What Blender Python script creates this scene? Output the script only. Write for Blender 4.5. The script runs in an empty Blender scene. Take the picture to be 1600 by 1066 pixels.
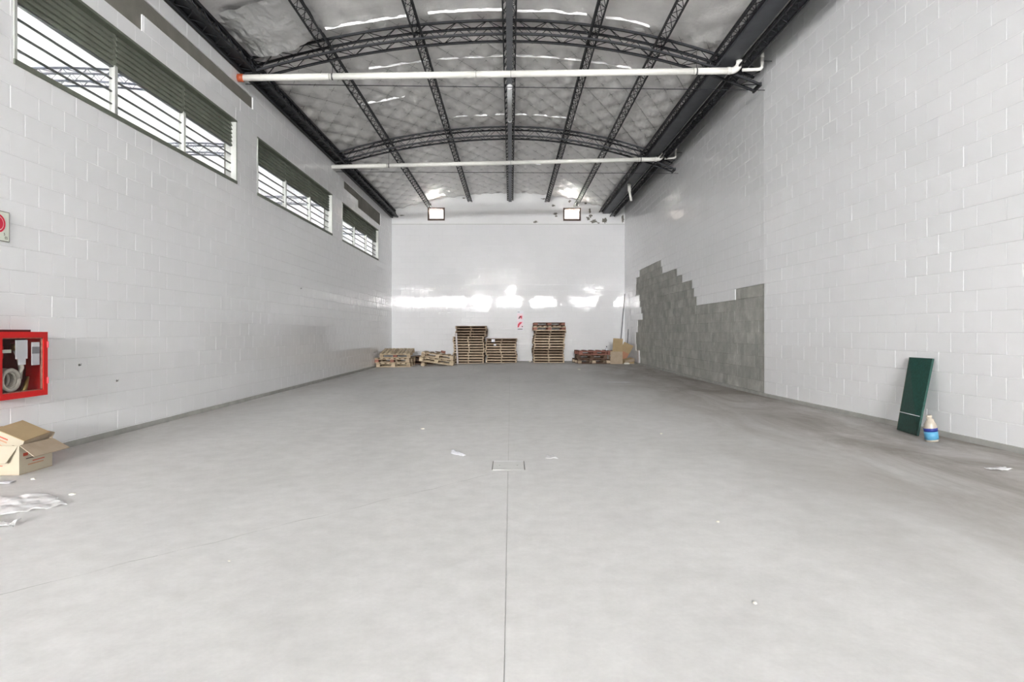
import bpy, bmesh, math, random
from mathutils import Vector, Matrix, noise

random.seed(7)
SC = bpy.context.scene
COL = SC.collection
PI = math.pi

# ---------------------------------------------------------------- camera
cam_d = bpy.data.cameras.new('camera')
cam_d.sensor_width = 36.0
cam_d.lens = 22.5
cam_d.shift_x = 2.0 / 1600
cam_d.shift_y = -14.0 / 1600
cam_d.clip_end = 300
cam = bpy.data.objects.new('camera', cam_d)
cam.location = (0, 0, 1.05)
cam.rotation_euler = (PI / 2, 0, 0)
COL.objects.link(cam)
SC.camera = cam

# ---------------------------------------------------------------- world, exposure
SKY = 56.0
W = bpy.data.worlds.new('overcast_sky')
SC.world = W
W.use_nodes = True
W.node_tree.nodes['Background'].inputs[0].default_value = (1.0, 0.995, 0.995, 1)
W.node_tree.nodes['Background'].inputs[1].default_value = SKY
SC.view_settings.view_transform = 'Standard'
SC.view_settings.look = 'None'
SC.view_settings.gamma = 1.0
SC.view_settings.use_curve_mapping = False
SC.view_settings.exposure = 3.78
SC.cycles.use_denoising = True
SC.cycles.use_adaptive_sampling = True
SC.cycles.adaptive_threshold = 0.05
SC.cycles.max_bounces = 11
SC.cycles.diffuse_bounces = 10
SC.cycles.glossy_bounces = 6
SC.cycles.transparent_max_bounces = 16
SC.cycles.sample_clamp_indirect = 12.0
SC.cycles.caustics_reflective = False
SC.cycles.caustics_refractive = False

# hall dimensions (metres); camera at the origin, looking along +Y
XL, XR, YB, YF = -4.33, 4.15, 23.3, -20.0
BEND, FLARE = 10.48, 0.053


def portal(name, loc, sx, sy, rot):
    l = bpy.data.lights.new(name, 'AREA')
    l.shape = 'RECTANGLE'
    l.size, l.size_y = sx, sy
    l.cycles.is_portal = True
    o = bpy.data.objects.new(name, l)
    o.location = loc
    o.rotation_euler = rot
    COL.objects.link(o)


FRONT_WINDOWS = [(-3.85, -2.15, 3.65, 4.65), (-1.4, 1.05, 3.65, 4.65), (2.0, 4.8, 3.65, 4.6)]
GABLE = (-0.3, 0.3, 5.2, 5.65)
VENTS = [(-3.0, -2.42, 5.14, 5.56), (1.93, 2.53, 5.13, 5.55)]
for a, b, c, d in FRONT_WINDOWS + [GABLE]:
    portal('daylight_portal', ((a + b) / 2, YF - 0.25, (c + d) / 2), b - a, d - c, (PI / 2, 0, 0))

# ---------------------------------------------------------------- materials


def srgb(r, g=None, b=None):
    if g is None:
        g = b = r
    return tuple((c / 12.92 if c <= 0.04045 else ((c + 0.055) / 1.055) ** 2.4) for c in (r, g, b)) + (1,)


class NT:
    def __init__(s, name):
        s.m = bpy.data.materials.new(name)
        s.m.use_nodes = True
        s.t = s.m.node_tree
        s.b = s.t.nodes['Principled BSDF']
        s.out = s.t.nodes['Material Output']

    def n(s, typ, **kw):
        nd = s.t.nodes.new(typ)
        for k, v in kw.items():
            setattr(nd, k, v)
        return nd

    def l(s, a, b):
        s.t.links.new(a, b)

    def coords(s, kind='Object', scale=(1, 1, 1)):
        c = s.n('ShaderNodeTexCoord')
        mp = s.n('ShaderNodeMapping')
        mp.inputs['Scale'].default_value = scale
        s.l(c.outputs[kind], mp.inputs['Vector'])
        return mp.outputs['Vector']

    def world(s, scale=(1, 1, 1)):
        g = s.n('ShaderNodeNewGeometry')
        mp = s.n('ShaderNodeMapping')
        mp.inputs['Scale'].default_value = scale
        s.l(g.outputs['Position'], mp.inputs['Vector'])
        return mp.outputs['Vector']

    def noise(s, vec, scale, detail=4, rough=0.55, dist=0.0):
        nz = s.n('ShaderNodeTexNoise')
        nz.inputs['Scale'].default_value = scale
        nz.inputs['Detail'].default_value = detail
        nz.inputs['Roughness'].default_value = rough
        nz.inputs['Distortion'].default_value = dist
        s.l(vec, nz.inputs['Vector'])
        return nz.outputs['Fac']

    def ramp(s, fac, stops):
        r = s.n('ShaderNodeValToRGB')
        el = r.color_ramp.elements
        while len(el) < len(stops):
            el.new(0.5)
        for e, (p, c) in zip(el, stops):
            e.position = p
            e.color = c
        s.l(fac, r.inputs['Fac'])
        return r.outputs['Color']

    def mix(s, a, b, fac, mode='MIX'):
        m = s.n('ShaderNodeMix', data_type='RGBA', blend_type=mode)
        for i, v in ((6, a), (7, b)):
            if isinstance(v, tuple):
                m.inputs[i].default_value = v
            else:
                s.l(v, m.inputs[i])
        if isinstance(fac, float):
            m.inputs[0].default_value = fac
        else:
            s.l(fac, m.inputs[0])
        return m.outputs[2]

    def math(s, op, a, b=None, clamp=False):
        m = s.n('ShaderNodeMath', operation=op, use_clamp=clamp)
        for i, v in ((0, a), (1, b)):
            if v is None:
                continue
            if isinstance(v, (int, float)):
                m.inputs[i].default_value = v
            else:
                s.l(v, m.inputs[i])
        return m.outputs[0]

    def bump(s, h, strength=0.2, dist=0.01):
        bp = s.n('ShaderNodeBump')
        bp.inputs['Strength'].default_value = strength
        bp.inputs['Distance'].default_value = dist
        s.l(h, bp.inputs['Height'])
        s.l(bp.outputs['Normal'], s.b.inputs['Normal'])

    def base(s, c, rough=0.5, metal=0.0, spec=0.5):
        if isinstance(c, tuple):
            s.b.inputs['Base Color'].default_value = c
        else:
            s.l(c, s.b.inputs['Base Color'])
        s.b.inputs['Roughness'].default_value = rough
        s.b.inputs['Metallic'].default_value = metal
        s.b.inputs['Specular IOR Level'].default_value = spec
        return s.m


M = {}


def plain(name, c, rough=0.5, metal=0.0, var=0.08, scale=9.0, spec=0.5, bump=0.0):
    k = NT(name)
    f = k.noise(k.coords(), scale, 4)
    d = tuple(x * (1 - var) for x in c[:3]) + (1,)
    u = tuple(min(1, x * (1 + var)) for x in c[:3]) + (1,)
    col = k.ramp(f, [(0.3, d), (0.7, u)])
    if bump:
        k.bump(f, bump, 0.005)
    M[name] = k.base(col, rough, metal, spec)
    return M[name]


def white_wall(name, rough, v0, v1, spec=0.5, bump=0.08):
    k = NT(name)
    p = k.world()
    f = k.noise(p, 1.3, 5, 0.6)
    g = k.noise(p, 38.0, 3, 0.6)
    col = k.ramp(f, [(0.25, srgb(v0, v0 + 0.004, v0 + 0.006)), (0.75, srgb(v1, v1, v1 + 0.004))])
    inf = k.n('ShaderNodeObjectInfo')
    isl = k.n('ShaderNodeNewGeometry')
    rnd = k.math('ADD', inf.outputs['Random'], isl.outputs['Random Per Island'])
    rnd = k.math('FRACT', rnd)
    tint = k.ramp(rnd, [(0, (0.985, 0.985, 0.985, 1)), (1, (1, 1, 1, 1))])
    col = k.mix(col, tint, 1.0, 'MULTIPLY')
    # sparse scuffs and small dirt specks
    sp = k.noise(p, 5.2, 6, 0.75)
    scuff = k.ramp(sp, [(0.70, (0, 0, 0, 1)), (0.76, (1, 1, 1, 1))])
    col = k.mix(col, srgb(0.62, 0.60, 0.57), k.math('MULTIPLY', scuff, 0.45))
    k.bump(g, bump, 0.002)
    M[name] = k.base(col, rough, 0, spec)


white_wall('white_block', 0.12, 0.945, 0.96, 0.32, 0.03)
white_wall('white_glazed_block', 0.03, 0.91, 0.925, 0.3, 0.0)
white_wall('white_mortar', 0.7, 0.86, 0.9, 0.3)
white_wall('white_plaster', 0.6, 0.94, 0.96, 0.3)

# peeling gable plaster
k = NT('gable_plaster')
p = k.world()
f = k.noise(p, 1.1, 5, 0.6)
col = k.ramp(f, [(0.25, srgb(0.925, 0.928, 0.928)), (0.75, srgb(0.96))])
k.bump(k.noise(p, 20, 3), 0.1, 0.004)
M['gable_plaster'] = k.base(col, 0.6, 0, 0.3)

# bare grey concrete block
k = NT('bare_block')
p = k.world()
f = k.noise(p, 3.1, 8, 0.7)
g = k.noise(p, 30, 5, 0.75)
isl = k.n('ShaderNodeNewGeometry')
col = k.ramp(f, [(0.25, srgb(0.63, 0.63, 0.605)), (0.5, srgb(0.715, 0.715, 0.69)), (0.72, srgb(0.82, 0.82, 0.795))])
t = k.ramp(isl.outputs['Random Per Island'], [(0, (0.88, 0.88, 0.88, 1)), (1, (1.06, 1.06, 1.06, 1))])
col = k.mix(col, t, 1.0, 'MULTIPLY')
sp = k.ramp(k.noise(p, 1.7, 7, 0.7, 0.4), [(0.60, (0, 0, 0, 1)), (0.68, (1, 1, 1, 1))])
col = k.mix(col, srgb(0.76, 0.76, 0.74), k.math('MULTIPLY', sp, 0.35))
k.bump(g, 0.5, 0.01)
M['bare_block'] = k.base(col, 0.9, 0, 0.2)
plain('bare_beam', srgb(0.52, 0.51, 0.48), 0.9, 0, 0.14, 2.5, 0.2, 0.3)
plain('cement_skirting', srgb(0.68, 0.68, 0.66), 0.8, 0, 0.12, 6, 0.3, 0.2)
plain('outer_wall', srgb(0.75), 0.8)
plain('yard_ground', srgb(0.6, 0.6, 0.58), 0.9)

# floor
k = NT('concrete_floor')
p = k.world()
sx = k.n('ShaderNodeSeparateXYZ')
k.l(p, sx.inputs[0])
f1 = k.noise(k.world((1.0, 0.55, 1)), 0.55, 6, 0.62, 0.5)
f2 = k.noise(p, 7.0, 6, 0.65)
f3 = k.noise(p, 55.0, 3, 0.6)
col = k.ramp(f1, [(0.28, srgb(0.825, 0.822, 0.815)), (0.5, srgb(0.875, 0.872, 0.867)), (0.75, srgb(0.90, 0.898, 0.894))])
c2 = k.ramp(f2, [(0.28, (0.89, 0.89, 0.882, 1)), (0.72, (1.04, 1.04, 1.04, 1))])
col = k.mix(col, c2, 1.0, 'MULTIPLY')
c3 = k.ramp(f3, [(0.3, (0.965, 0.965, 0.965, 1)), (0.7, (1.02, 1.02, 1.02, 1))])
col = k.mix(col, c3, 1.0, 'MULTIPLY')
# brown dust swept towards the long walls, thicker on the right
ms = k.noise(k.world((1, 0.35, 1)), 1.4, 6, 0.7, 0.8)
dr = k.n('ShaderNodeMapRange', interpolation_type='SMOOTHSTEP')
k.l(sx.outputs[0], dr.inputs[0])
dr.inputs[1].default_value, dr.inputs[2].default_value = 1.1, 3.7
dl = k.n('ShaderNodeMapRange', interpolation_type='SMOOTHSTEP')
k.l(sx.outputs[0], dl.inputs[0])
dl.inputs[1].default_value, dl.inputs[2].default_value = -2.9, -4.5
dl.inputs[4].default_value = 0.5
db = k.n('ShaderNodeMapRange', interpolation_type='SMOOTHSTEP')
k.l(sx.outputs[1], db.inputs[0])
db.inputs[1].default_value, db.inputs[2].default_value = 11.0, 24.0
db.inputs[4].default_value = 0.08
dsum = k.math('ADD', k.math('ADD', dr.outputs[0], dl.outputs[0]), db.outputs[0], True)
mm = k.n('ShaderNodeMapRange')
k.l(ms, mm.inputs[0])
mm.inputs[1].default_value, mm.inputs[2].default_value = 0.3, 0.62
mm.inputs[3].default_value, mm.inputs[4].default_value = 0.35, 1.0
dirt = k.math('MULTIPLY', dsum, mm.outputs[0])
col = k.mix(col, srgb(0.56, 0.53, 0.495), k.math('MULTIPLY', dirt, 0.95))
# a few round damp stains and specks
st = k.ramp(k.noise(p, 1.15, 3, 0.5), [(0.68, (0, 0, 0, 1)), (0.74, (1, 1, 1, 1))])
col = k.mix(col, srgb(0.72, 0.715, 0.70), k.math('MULTIPLY', st, 0.4))
k.bump(f3, 0.12, 0.004)
M['concrete_floor'] = k.base(col, 0.62, 0, 0.35)

# foil insulation
k = NT('foil')
p = k.coords('Object', (1, 1, 1))
f = k.noise(p, 2.2, 6, 0.65)
g = k.noise(p, 16, 6, 0.7, 0.6)
col = k.ramp(f, [(0.25, srgb(0.88, 0.875, 0.87)), (0.75, srgb(0.965, 0.96, 0.955))])
k.bump(g, 0.55, 0.02)
M['foil'] = k.base(col, 0.42, 0.22)
k = NT('shiny_foil')
g = k.noise(k.coords(), 9, 6, 0.7, 0.8)
k.bump(g, 0.6, 0.03)
M['shiny_foil'] = k.base(srgb(0.88, 0.88, 0.88), 0.3, 0.8)

plain('black_steel', srgb(0.17, 0.175, 0.19), 0.55, 0.3, 0.2, 14)
plain('steel_wire', srgb(0.35, 0.35, 0.36), 0.5, 0.6)
plain('dark_channel', srgb(0.33, 0.34, 0.36), 0.55, 0.2, 0.15, 3)
plain('grey_channel', srgb(0.46, 0.47, 0.49), 0.5, 0.3, 0.1)
plain('pvc_white', srgb(0.93, 0.925, 0.90), 0.32, 0, 0.03)
plain('pvc_orange', srgb(0.66, 0.31, 0.18), 0.4)
plain('pvc_joint', srgb(0.55, 0.54, 0.5), 0.6)
plain('lamp_body', srgb(0.78, 0.79, 0.79), 0.4, 0, 0.04)
plain('lamp_cap', srgb(0.95), 0.35)
plain('window_frame', srgb(0.45, 0.47, 0.42), 0.55, 0.1, 0.1)
plain('window_post', srgb(0.78, 0.79, 0.77), 0.45, 0.1, 0.05)
plain('window_bar', srgb(0.42, 0.43, 0.43), 0.5, 0.3)
plain('shutter_green', srgb(0.53, 0.55, 0.50), 0.6, 0.1, 0.1, 5)
plain('vent_frame', srgb(0.34, 0.27, 0.24), 0.7)
plain('red_paint', srgb(0.80, 0.10, 0.10), 0.35, 0, 0.05)
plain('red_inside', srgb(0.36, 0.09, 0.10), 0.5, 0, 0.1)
plain('hinge_pink', srgb(0.92, 0.35, 0.38), 0.4)
plain('hose_canvas', srgb(0.80, 0.78, 0.74), 0.9, 0, 0.12, 30, 0.2)
plain('paper_white', srgb(0.93, 0.93, 0.95), 0.8, 0, 0.02, 9, 0.2)
plain('paper_grey', srgb(0.62, 0.62, 0.64), 0.8)
plain('print_ink', srgb(0.33, 0.27, 0.24), 0.8)
plain('print_red', srgb(0.70, 0.30, 0.22), 0.8)
plain('sign_red', srgb(0.85, 0.16, 0.28), 0.5)
plain('sign_dark', srgb(0.22, 0.13, 0.16), 0.5)
plain('sign_pink', srgb(0.97, 0.87, 0.90), 0.5, 0, 0.01)
plain('sign_cream', srgb(0.88, 0.90, 0.85), 0.5, 0, 0.02)
plain('sign_edge', srgb(0.50, 0.50, 0.46), 0.5)
plain('brass', srgb(0.66, 0.58, 0.36), 0.3, 0.9)
plain('cover_steel', srgb(0.86, 0.86, 0.85), 0.6, 0, 0.05)
plain('joint_dark', srgb(0.50, 0.50, 0.48), 0.9)
plain('green_board', srgb(0.10, 0.27, 0.235), 0.5, 0, 0.25, 40, 0.4)
plain('green_board_edge', srgb(0.62, 0.52, 0.44), 0.8)
plain('bottle_body', srgb(0.70, 0.665, 0.61), 0.35)
plain('bottle_blue', srgb(0.34, 0.60, 0.74), 0.4)
plain('bottle_navy', srgb(0.14, 0.20, 0.52), 0.4)
plain('bottle_cap', srgb(0.76, 0.72, 0.66), 0.4)
plain('plastic_scrap', srgb(0.82, 0.84, 0.86), 0.25)
plain('lump_white', srgb(0.88, 0.87, 0.82), 0.8)
plain('dark_rubber', srgb(0.13), 0.6)
plain('yellow_chip', srgb(0.8, 0.72, 0.3), 0.7)


def wood(name, a, b):
    k = NT(name)
    p = k.coords('Object', (1.2, 7, 7))
    f = k.noise(p, 4, 6, 0.65, 0.4)
    inf = k.n('ShaderNodeObjectInfo')
    t = k.ramp(inf.outputs['Random'], [(0, (0.68, 0.66, 0.64, 1)), (1, (1.1, 1.1, 1.1, 1))])
    col = k.mix(k.ramp(f, [(0.25, a), (0.75, b)]), t, 1.0, 'MULTIPLY')
    k.bump(f, 0.3, 0.003)
    M[name] = k.base(col, 0.8, 0, 0.2)


wood('pallet_wood', srgb(0.70, 0.62, 0.52), srgb(0.88, 0.81, 0.71))
wood('pallet_wood_dark', srgb(0.32, 0.25, 0.21), srgb(0.50, 0.41, 0.35))  # dark wood; also paints the slot shade on inner pallet boards
wood('pallet_wood_mid', srgb(0.54, 0.47, 0.40), srgb(0.72, 0.64, 0.55))
wood('pallet_wood_light', srgb(0.74, 0.66, 0.54), srgb(0.90, 0.84, 0.73))
wood('pallet_wood_red', srgb(0.52, 0.33, 0.29), srgb(0.72, 0.53, 0.47))
wood('white_lath', srgb(0.80, 0.77, 0.76), srgb(0.92, 0.90, 0.90))

k = NT('cardboard')
p = k.coords('Object', (1, 1, 1))
f = k.noise(p, 6, 5, 0.6)
col = k.ramp(f, [(0.25, srgb(0.64, 0.575, 0.495)), (0.75, srgb(0.72, 0.66, 0.58))])
k.bump(k.noise(k.coords('Object', (1, 60, 1)), 3, 2), 0.08, 0.002)
M['cardboard'] = k.base(col, 0.85, 0, 0.2)
plain('cardboard_pale', srgb(0.72, 0.685, 0.61), 0.85, 0, 0.04, 5, 0.2)
plain('cardboard_tan', srgb(0.66, 0.58, 0.45), 0.85, 0, 0.1, 4, 0.2)
plain('cardboard_red', srgb(0.70, 0.52, 0.42), 0.85, 0, 0.12, 3, 0.2)

# glass pane: mostly clear with a reflection
k = NT('pane_glass')
tr = k.n('ShaderNodeBsdfTransparent')
tr.inputs[0].default_value = (0.95, 0.95, 0.95, 1)
gl = k.n('ShaderNodeBsdfGlossy')
gl.inputs['Roughness'].default_value = 0.03
fr = k.n('ShaderNodeLayerWeight')
fr.inputs[0].default_value = 0.5
mx = k.n('ShaderNodeMixShader')
k.l(k.math('ADD', k.math('MULTIPLY', k.math('POWER', fr.outputs['Facing'], 4.0), 0.35), 0.03), mx.inputs[0])
k.l(tr.outputs[0], mx.inputs[1])
k.l(gl.outputs[0], mx.inputs[2])
k.l(mx.outputs[0], k.out.inputs['Surface'])
M['pane_glass'] = k.m
k = NT('frosted_glass')
tr = k.n('ShaderNodeBsdfTransparent')
tr.inputs[0].default_value = (0.38, 0.38, 0.38, 1)
k.l(tr.outputs[0], k.out.inputs['Surface'])
M['frosted_glass'] = k.m
# frosted louvre glass
k = NT('louvre_glass')
tr = k.n('ShaderNodeBsdfTransparent')
tr.inputs[0].default_value = (0.066, 0.063, 0.0605, 1)
tl = k.n('ShaderNodeBsdfTranslucent')
tl.inputs[0].default_value = (0.06, 0.056, 0.052, 1)
mx = k.n('ShaderNodeMixShader')
mx.inputs[0].default_value = 0.35
k.l(tr.outputs[0], mx.inputs[1])
k.l(tl.outputs[0], mx.inputs[2])
k.l(mx.outputs[0], k.out.inputs['Surface'])
M['louvre_glass'] = k.m
# thin plastic film
k = NT('plastic_film')
tr = k.n('ShaderNodeBsdfTransparent')
mx = k.n('ShaderNodeMixShader')
mx.inputs[0].default_value = 0.72
k.base(srgb(0.97, 0.97, 0.97), 0.3, 0, 0.6)
k.bump(k.noise(k.coords(), 22, 4, 0.6), 0.3, 0.01)
k.l(tr.outputs[0], mx.inputs[1])
k.l(k.b.outputs[0], mx.inputs[2])
k.l(mx.outputs[0], k.out.inputs['Surface'])
M['plastic_film'] = k.m
# translucent roof sheets of the next hall
plain('next_roof_white', srgb(0.93), 0.6, 0, 0.03)
for nm, tv in (('next_roof_sheet', 0.0008), ('next_end_sheet', 0.022)):
    k = NT(nm)
    k.base(srgb(0.9, 0.91, 0.92), 0.6)
    tl = k.n('ShaderNodeBsdfTranslucent')
    tl.inputs[0].default_value = (tv, tv, tv, 1)
    ad = k.n('ShaderNodeAddShader')
    k.l(k.b.outputs[0], ad.inputs[0])
    k.l(tl.outputs[0], ad.inputs[1])
    k.l(ad.outputs[0], k.out.inputs['Surface'])
    M[nm] = k.m
plain('next_steel', srgb(0.45, 0.47, 0.52), 0.6)

# ---------------------------------------------------------------- mesh helpers


class MB:
    def __init__(s):
        s.v, s.f = [], []

    def quad(s, a, b, c, d):
        i = len(s.v)
        s.v += [tuple(a), tuple(b), tuple(c), tuple(d)]
        s.f.append((i, i + 1, i + 2, i + 3))
        return s

    def poly(s, pts):
        i = len(s.v)
        s.v += [tuple(p) for p in pts]
        s.f.append(tuple(range(i, i + len(pts))))
        return s

    def hexa(s, P):
        i = len(s.v)
        s.v += [tuple(p) for p in P]
        for q in ((0, 3, 2, 1), (4, 5, 6, 7), (0, 1, 5, 4), (1, 2, 6, 5), (2, 3, 7, 6), (3, 0, 4, 7)):
            s.f.append(tuple(i + j for j in q))
        return s

    def box(s, x0, x1, y0, y1, z0, z1, mat=None):
        P = [(x0, y0, z0), (x1, y0, z0), (x1, y1, z0), (x0, y1, z0), (x0, y0, z1), (x1, y0, z1), (x1, y1, z1), (x0, y1, z1)]
        if mat is not None:
            P = [mat @ Vector(q) for q in P]
        return s.hexa(P)

    def path(s, pts, r, sides=6, square=False, up=Vector((0, 0, 1)), cap=True, radii=None):
        pts = [Vector(p) for p in pts]
        n = len(pts)
        base = len(s.v)
        if square:
            sides = 4
        for i, p in enumerate(pts):
            t = (pts[min(i + 1, n - 1)] - pts[max(i - 1, 0)]).normalized()
            u = up if abs(t.dot(up)) < 0.97 else Vector((1, 0, 0))
            a = t.cross(u).normalized()
            b = a.cross(t).normalized()
            rr = radii[i] if radii else r
            for j in range(sides):
                an = 2 * PI * (j + (0.5 if square else 0)) / sides
                q = rr * (1.4142 if square else 1.0)
                s.v.append(tuple(p + a * math.cos(an) * q + b * math.sin(an) * q))
        for i in range(n - 1):
            for j in range(sides):
                k2 = (j + 1) % sides
                s.f.append((base + i * sides + j, base + i * sides + k2, base + (i + 1) * sides + k2, base + (i + 1) * sides + j))
        if cap:
            s.f.append(tuple(base + j for j in reversed(range(sides))))
            s.f.append(tuple(base + (n - 1) * sides + j for j in range(sides)))
        return s

    def lathe(s, prof, seg=20, sx=1.0, sy=1.0):
        base = len(s.v)
        for r, z in prof:
            for j in range(seg):
                a = 2 * PI * j / seg
                s.v.append((r * math.cos(a) * sx, r * math.sin(a) * sy, z))
        for i in range(len(prof) - 1):
            for j in range(seg):
                k2 = (j + 1) % seg
                s.f.append((base + i * seg + j, base + i * seg + k2, base + (i + 1) * seg + k2, base + (i + 1) * seg + j))
        s.f.append(tuple(base + j for j in reversed(range(seg))))
        s.f.append(tuple(base + (len(prof) - 1) * seg + j for j in range(seg)))
        return s

    def mesh(s, name, mat, smooth=False):
        me = bpy.data.meshes.new(name)
        me.from_pydata(s.v, [], s.f)
        me.materials.append(M[mat])
        if smooth:
            me.polygons.foreach_set('use_smooth', [True] * len(me.polygons))
        me.update()
        return me

    def obj(s, name, mat, parent=None, smooth=False):
        return link(name, s.mesh(name, mat, smooth), parent)


def link(name, me, parent=None):
    o = bpy.data.objects.new(name, me)
    COL.objects.link(o)
    if parent is not None:
        o.parent = parent
    return o


def thing(name, label, cat, loc=(0, 0, 0), rot=(0, 0, 0), group=None):
    o = bpy.data.objects.new(name, None)
    o.empty_display_size = 0.1
    COL.objects.link(o)
    o.location = loc
    o.rotation_euler = rot
    return tag(o, label, cat, group)


def tag(o, label, cat, group=None):
    o['label'] = label
    o['category'] = cat
    if group:
        o['group'] = group
    return o


def struct(o, label=None, cat=None):
    o['kind'] = 'structure'
    if label:
        o['label'] = label
    if cat:
        o['category'] = cat
    return o


def stuff(o):
    o['kind'] = 'stuff'
    return o


def floor_z(x):
    return 0.0185 * x if x < 0 else 0.0


def roof_z(x):
    return 6.12 - (0.0352 if x < 0 else 0.048) * x * x


def project(x, y, z):
    return 798 + 1000 * x / y, 519 - 1000 * (z - 1.05) / y


# ---------------------------------------------------------------- floor
JX = -0.02
fl = MB()
fl.quad((-0.12, YF - 0.3, -0.012), (0, YF - 0.3, -0.012), (0, YB + 0.3, -0.012), (-0.12, YB + 0.3, -0.012))
floor = struct(fl.obj('floor', 'cement_skirting'), 'pale grey dusty concrete floor with a centre joint', 'floor')
CX0, CX1, CY0, CY1 = -0.145, 0.11, 4.875, 5.205   # steel cover in the floor


def slab(x0, x1, y0, y1, holes=()):
    mb = MB()
    ys = sorted({y0, y1, *[h for hh in holes for h in hh[2:]]})
    xs = sorted({x0, x1, *[h for hh in holes for h in hh[:2]]})
    for i in range(len(xs) - 1):
        for j in range(len(ys) - 1):
            a, b, c, d = xs[i], xs[i + 1], ys[j], ys[j + 1]
            if any(a >= h[0] - 1e-6 and b <= h[1] + 1e-6 and c >= h[2] - 1e-6 and d <= h[3] + 1e-6 for h in holes):
                continue
            P = [(a, c), (b, c), (b, d), (a, d)]
            mb.hexa([(x, y, -0.15) for x, y in P] + [(x, y, floor_z(x)) for x, y in P])
    return mb


g = 0.0009
slab(-5.2, JX - g, YF - 0.3, YB + 0.3, [(CX0 - g, JX - g, CY0 - g, CY1 + g)]).obj('floor_slab', 'concrete_floor', floor)
slab(JX + g, 6.8, YF - 0.3, YB + 0.3, [(JX + g, CX1 + g, CY0 - g, CY1 + g)]).obj('floor_slab', 'concrete_floor', floor)
# hairline crack: a narrow dark ribbon of filler running from the cover to the left
cr = MB()
N = 60
for i in range(N):
    q = []
    for t in (i / N, (i + 1) / N):
        x = -0.16 - 2.9 * t
        y = 4.72 - 3.05 * t + 0.012 * math.sin(t * 37) + 0.01 * math.sin(t * 91)
        q.append(Vector((x, y, floor_z(x) + 0.0006)))
    n = Vector((0.0, 0.0016 + 0.0008 * math.sin(i), 0))
    cr.quad(q[0] - n, q[1] - n, q[1] + n, q[0] + n)
cr.obj('floor_crack', 'joint_dark', floor)

cv = thing('floor_drain_cover', 'small square metal inspection cover set flush in the floor joint', 'drain cover', ((CX0 + CX1) / 2, (CY0 + CY1) / 2, 0))
hx, hy = (CX1 - CX0) / 2, (CY1 - CY0) / 2
MB().box(-hx + 0.007, hx - 0.007, -hy + 0.002, hy - 0.006, -0.04, 0.0005).obj('cover_plate', 'cover_steel', cv)
for sgn in (-1, 1):
    MB().box(sgn * (hx - 0.003) - 0.003, sgn * (hx - 0.003) + 0.003, -hy, hy, -0.04, 0.001).obj('frame_edge', 'joint_dark', cv)
MB().box(-hx + 0.011, hx - 0.011, hy - 0.005, hy, -0.04, 0.001).obj('frame_edge', 'paper_white', cv)
for sx_ in (-0.07, 0.07):
    MB().lathe([(0.006, 0.0005), (0.006, 0.0014)], 8).obj('lift_hole', 'joint_dark', cv).location = (sx_, 0, 0)

# ground outside
struct(MB().quad((-90, -80, -0.3), (90, -80, -0.3), (90, 120, -0.3), (-90, 120, -0.3)).obj('ground', 'yard_ground'), 'open ground outside the hall', 'ground')

# ---------------------------------------------------------------- walls
BL, BH, GAP, TH, CH = 0.336, 0.2, 0.004, 0.02, 0.002


class Frame:
    """wall plane: u along the wall, v up, n out of the wall into the hall"""

    def __init__(s, o, d, n):
        s.o, s.d, s.n = Vector(o), Vector(d).normalized(), Vector(n).normalized()

    def p(s, u, v, n=0.0):
        return s.o + s.d * u + Vector((0, 0, v)) + s.n * n

    def matrix(s, u, v, n):
        m = Matrix.Identity(4)
        m.col[0][:3] = s.d
        m.col[1][:3] = (0, 0, 1)
        m.col[2][:3] = s.n
        m.col[3][:3] = s.p(u, v, n)
        return m


def block_geo(mb, w, h, th, fn):
    """chamfered block front: sides and face, local coords centred"""
    a, b = w / 2, h / 2
    P = [(-a, -b, -0.012), (a, -b, -0.012), (a, b, -0.012), (-a, b, -0.012),
         (-a, -b, -CH), (a, -b, -CH), (a, b, -CH), (-a, b, -CH),
         (-a + CH, -b + CH, 0), (a - CH, -b + CH, 0), (a - CH, b - CH, 0), (-a + CH, b - CH, 0)]
    i = len(mb.v)
    mb.v += [tuple(fn(Vector(q))) for q in P]
    for r0, r1 in ((0, 4), (4, 8)):
        for j in range(4):
            k2 = (j + 1) % 4
            mb.f.append((i + r0 + j, i + r0 + k2, i + r1 + k2, i + r1 + j))
    mb.f.append((i + 8, i + 9, i + 10, i + 11))


_blk = {}


def block_mesh(w, h, mat):
    key = (round(w, 3), round(h, 3), mat)
    if key not in _blk:
        mb = MB()
        block_geo(mb, w - GAP, h - GAP, TH, lambda q: q)
        _blk[key] = mb.mesh('block', mat)
    return _blk[key]


def cut(intervals, holes):
    out = list(intervals)
    for a, b in holes:
        nxt = []
        for c, d in out:
            if b <= c or a >= d:
                nxt.append((c, d))
                continue
            if a > c:
                nxt.append((c, a))
            if b < d:
                nxt.append((b, d))
        out = nxt
    return [(a, b) for a, b in out if b - a > 0.02]


def lay_blocks(fr, rows, phase, even):
    """rows: list of (row index, z0, z1, [intervals]) -> list of (u0,u1,z0,z1)"""
    out = []
    for kx, z0, z1, iv in rows:
        off = phase + (BL / 2 if (kx % 2) != even else 0)
        for a, b in iv:
            i = math.floor((a - off) / BL)
            u = off + i * BL
            while u < b - 1e-6:
                c, d = max(a, u), min(b, u + BL)
                if d - c > 0.03:
                    out.append((c, d, z0, z1))
                u += BL
    return out


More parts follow.
